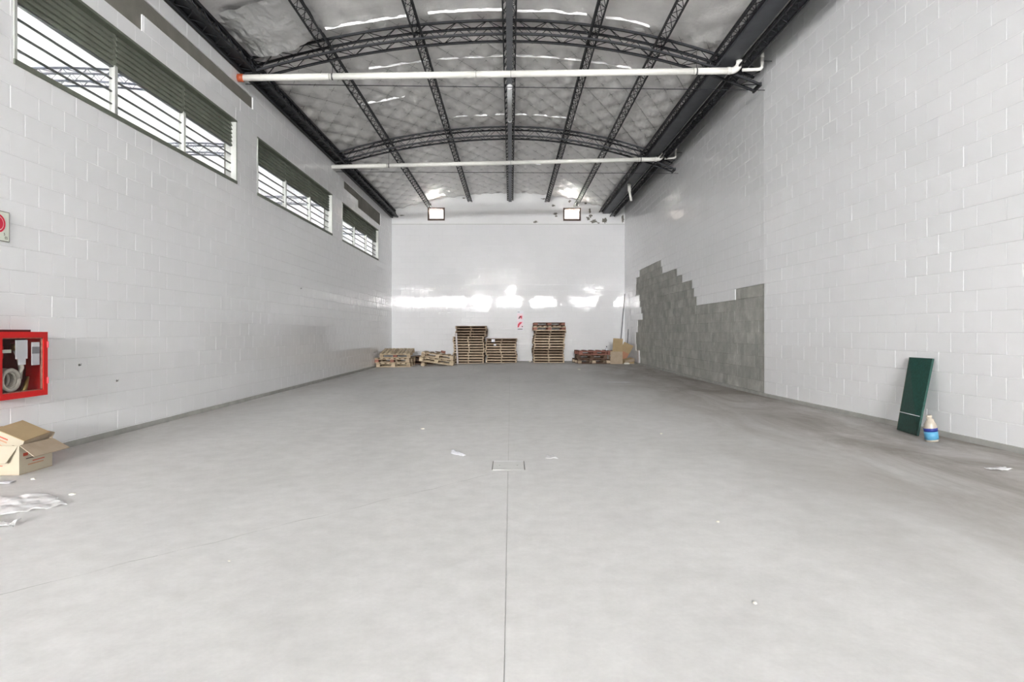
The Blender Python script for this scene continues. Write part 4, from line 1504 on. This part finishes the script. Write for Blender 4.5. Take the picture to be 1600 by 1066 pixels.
crumple('plastic_sheet', [(-3.3, 3.68), (-2.79, 4.03), (-3.10, 4.33), (-3.75, 4.25)], 40, 30, 'plastic_film', 0.03, 8, 1, 'crumpled clear plastic sheet on the floor at the left edge', 'plastic sheet')
crumple('plastic_sheet', [(-3.2, 3.50), (-2.79, 3.55), (-2.80, 3.66), (-3.2, 3.72)], 30, 20, 'plastic_film', 0.05, 10, 4, 'smaller bunched plastic film nearest the camera at the left edge', 'plastic sheet')
crumple('paper_scrap', [(-3.95, 4.66), (-3.68, 4.70), (-3.70, 4.79), (-3.95, 4.76)], 8, 5, 'paper_white', 0.01, 9, 7, 'white paper strip on the floor below the cardboard box', 'paper')
crumple('paper_scrap', [(-0.515, 5.52), (-0.40, 5.42), (-0.385, 5.47), (-0.53, 5.73)], 10, 8, 'paper_white', 0.02, 14, 9, 'crumpled white paper on the floor left of the drain cover', 'paper')
crumple('plastic_scrap', [(0.285, 5.28), (0.39, 5.28), (0.36, 5.42), (0.30, 5.42)], 10, 8, 'plastic_film', 0.02, 15, 12, 'small clear plastic scrap on the floor right of the drain cover', 'plastic scrap')
crumple('crushed_bottle', [(3.62, 4.90), (3.66, 4.80), (3.80, 4.84), (3.78, 4.94)], 12, 8, 'plastic_film', 0.03, 16, 15, 'flattened clear plastic bottle on the brown dust by the right wall', 'plastic scrap')
crumple('paper_scrap', [(2.0, 13.2), (2.5, 13.2), (2.4, 13.45), (2.05, 13.4)], 8, 6, 'plastic_film', 0.02, 8, 19, 'thin pale scrap far back on the floor, right of the joint', 'plastic scrap')
chips = [((-2.98, 4.35), 0.022, 'white chip beside the crumpled plastic sheet'), ((-3.62, 4.85), 0.02, 'white chip on the floor right of the cardboard box'),
         ((1.145, 3.54), 0.011, 'white chip on the floor, right of the centre joint'), ((0.945, 2.478), 0.010, 'white chip on the floor nearest the camera'),
         ((-0.97, 7.05), 0.02, 'white chip on the floor behind the crumpled paper'), ((1.9, 17.8), 0.05, 'white chip far back in front of the low right-hand pile'),
         ((1.55, 6.6), 0.018, 'white chip on the floor before the bare grey wall patch'), ((-1.32, 3.0), 0.008, 'white chip on the floor along the diagonal crack')]
for j, ((x, y), r, lab) in enumerate(chips):
    r2 = random.Random(j + 70)
    prof = [(0.0, 0), (r, 0.0), (r * r2.uniform(0.8, 1.1), r * 0.3), (r * 0.5, r * 0.5), (0, r * 0.55)]
    o = MB().lathe(prof, 7, r2.uniform(0.8, 1.3), r2.uniform(0.6, 1)).obj('plaster_chip', 'lump_white')
    o.location = (x, y, floor_z(x))
    o.rotation_euler = (0, 0, r2.uniform(0, 3))
    tag(o, lab, 'chip')

# ---------------------------------------------------------------- right foreground: green board and bottle
gbd = thing('green_board', 'dark green board leaning against the right wall', 'board')
# bottom corners on the floor, top corners on the wall
b0 = Vector((4.165, 6.87, 0.0))
b1 = Vector((4.115, 6.45, 0.0))
wallx = lambda y: XR + (BEND - y) * FLARE
t0 = Vector((0, 6.90, 0.775))
t1 = Vector((0, 6.55, 0.775))
t0.x, t1.x = wallx(t0.y) - 0.022, wallx(t1.y) - 0.022
t0.y, t1.y = 6.90, 6.55
nrm = (b1 - b0).cross(t0 - b0).normalized() * 0.02
if nrm.x > 0:
    nrm = -nrm
MB().hexa([b0, b1, b1 + nrm, b0 + nrm, t0, t1, t1 + nrm, t0 + nrm]).obj('board_panel', 'green_board', gbd)
e0, e1 = b0.lerp(t0, 0.245) + nrm * 1.0, b1.lerp(t1, 0.245) + nrm * 1.0
MB().path([e0 + nrm * 0.6, e1 + nrm * 0.6], 0.004, 6).obj('string', 'paper_white', gbd)
ed = (b0 - b1).normalized() * 0.004
MB().hexa([b0 + ed, b0, b0 + nrm, b0 + nrm + ed, t0 + ed, t0, t0 + nrm, t0 + nrm + ed]).obj('edge_strip', 'green_board_edge', gbd)

bo = thing('plastic_bottle', 'white plastic bottle with a blue label beside the green board', 'bottle', (4.035, 6.13, 0.004), (math.radians(-3), math.radians(-6), 0.4))
MB().lathe([(0.0, 0.0), (0.055, 0.0), (0.062, 0.008), (0.062, 0.150), (0.055, 0.165), (0.057, 0.175), (0.040, 0.205), (0.026, 0.225), (0.024, 0.245)], 22).obj('bottle_body', 'bottle_body', bo, True)
MB().lathe([(0.0632, 0.022), (0.0632, 0.105)], 22).obj('label_band', 'bottle_blue', bo, True)
MB().lathe([(0.0634, 0.105), (0.0634, 0.140)], 22).obj('label_top', 'bottle_navy', bo, True)
MB().lathe([(0.027, 0.245), (0.027, 0.268), (0.024, 0.270)], 16).obj('cap', 'bottle_cap', bo, True)
MB().path([(0.03, 0, 0.225), (0.06, 0, 0.215), (0.066, 0, 0.18)], 0.008, 8).obj('handle', 'bottle_body', bo, True)

bo.scale = (0.93, 0.93, 0.93)
# small dark marks on the walls: plugs left in the blocks
for j, (x, y, z, lab) in enumerate(((XL, 6.42, 0.72, 'small dark wall plug low on the left wall, right of the cabinet'), (XL, 7.03, 0.515, 'dark bent hook low on the left wall'),
                                    (XL, 13.2, 1.95, 'pale scratch mark plug on the left wall below the middle window'))):
    t = thing('wall_plug', lab, 'wall plug', (x, y, z))
    MB().lathe([(0.012, -0.002), (0.012, 0.006), (0.006, 0.008)], 10).obj('plug_ring', 'joint_dark', t).matrix_local = Matrix.Rotation(PI / 2, 4, 'Y')
    MB().path([(0.006, 0, 0), (0.02, 0.0, -0.004), (0.022, 0.0, 0.014)], 0.003, 6).obj('hook', 'dark_rubber', t)
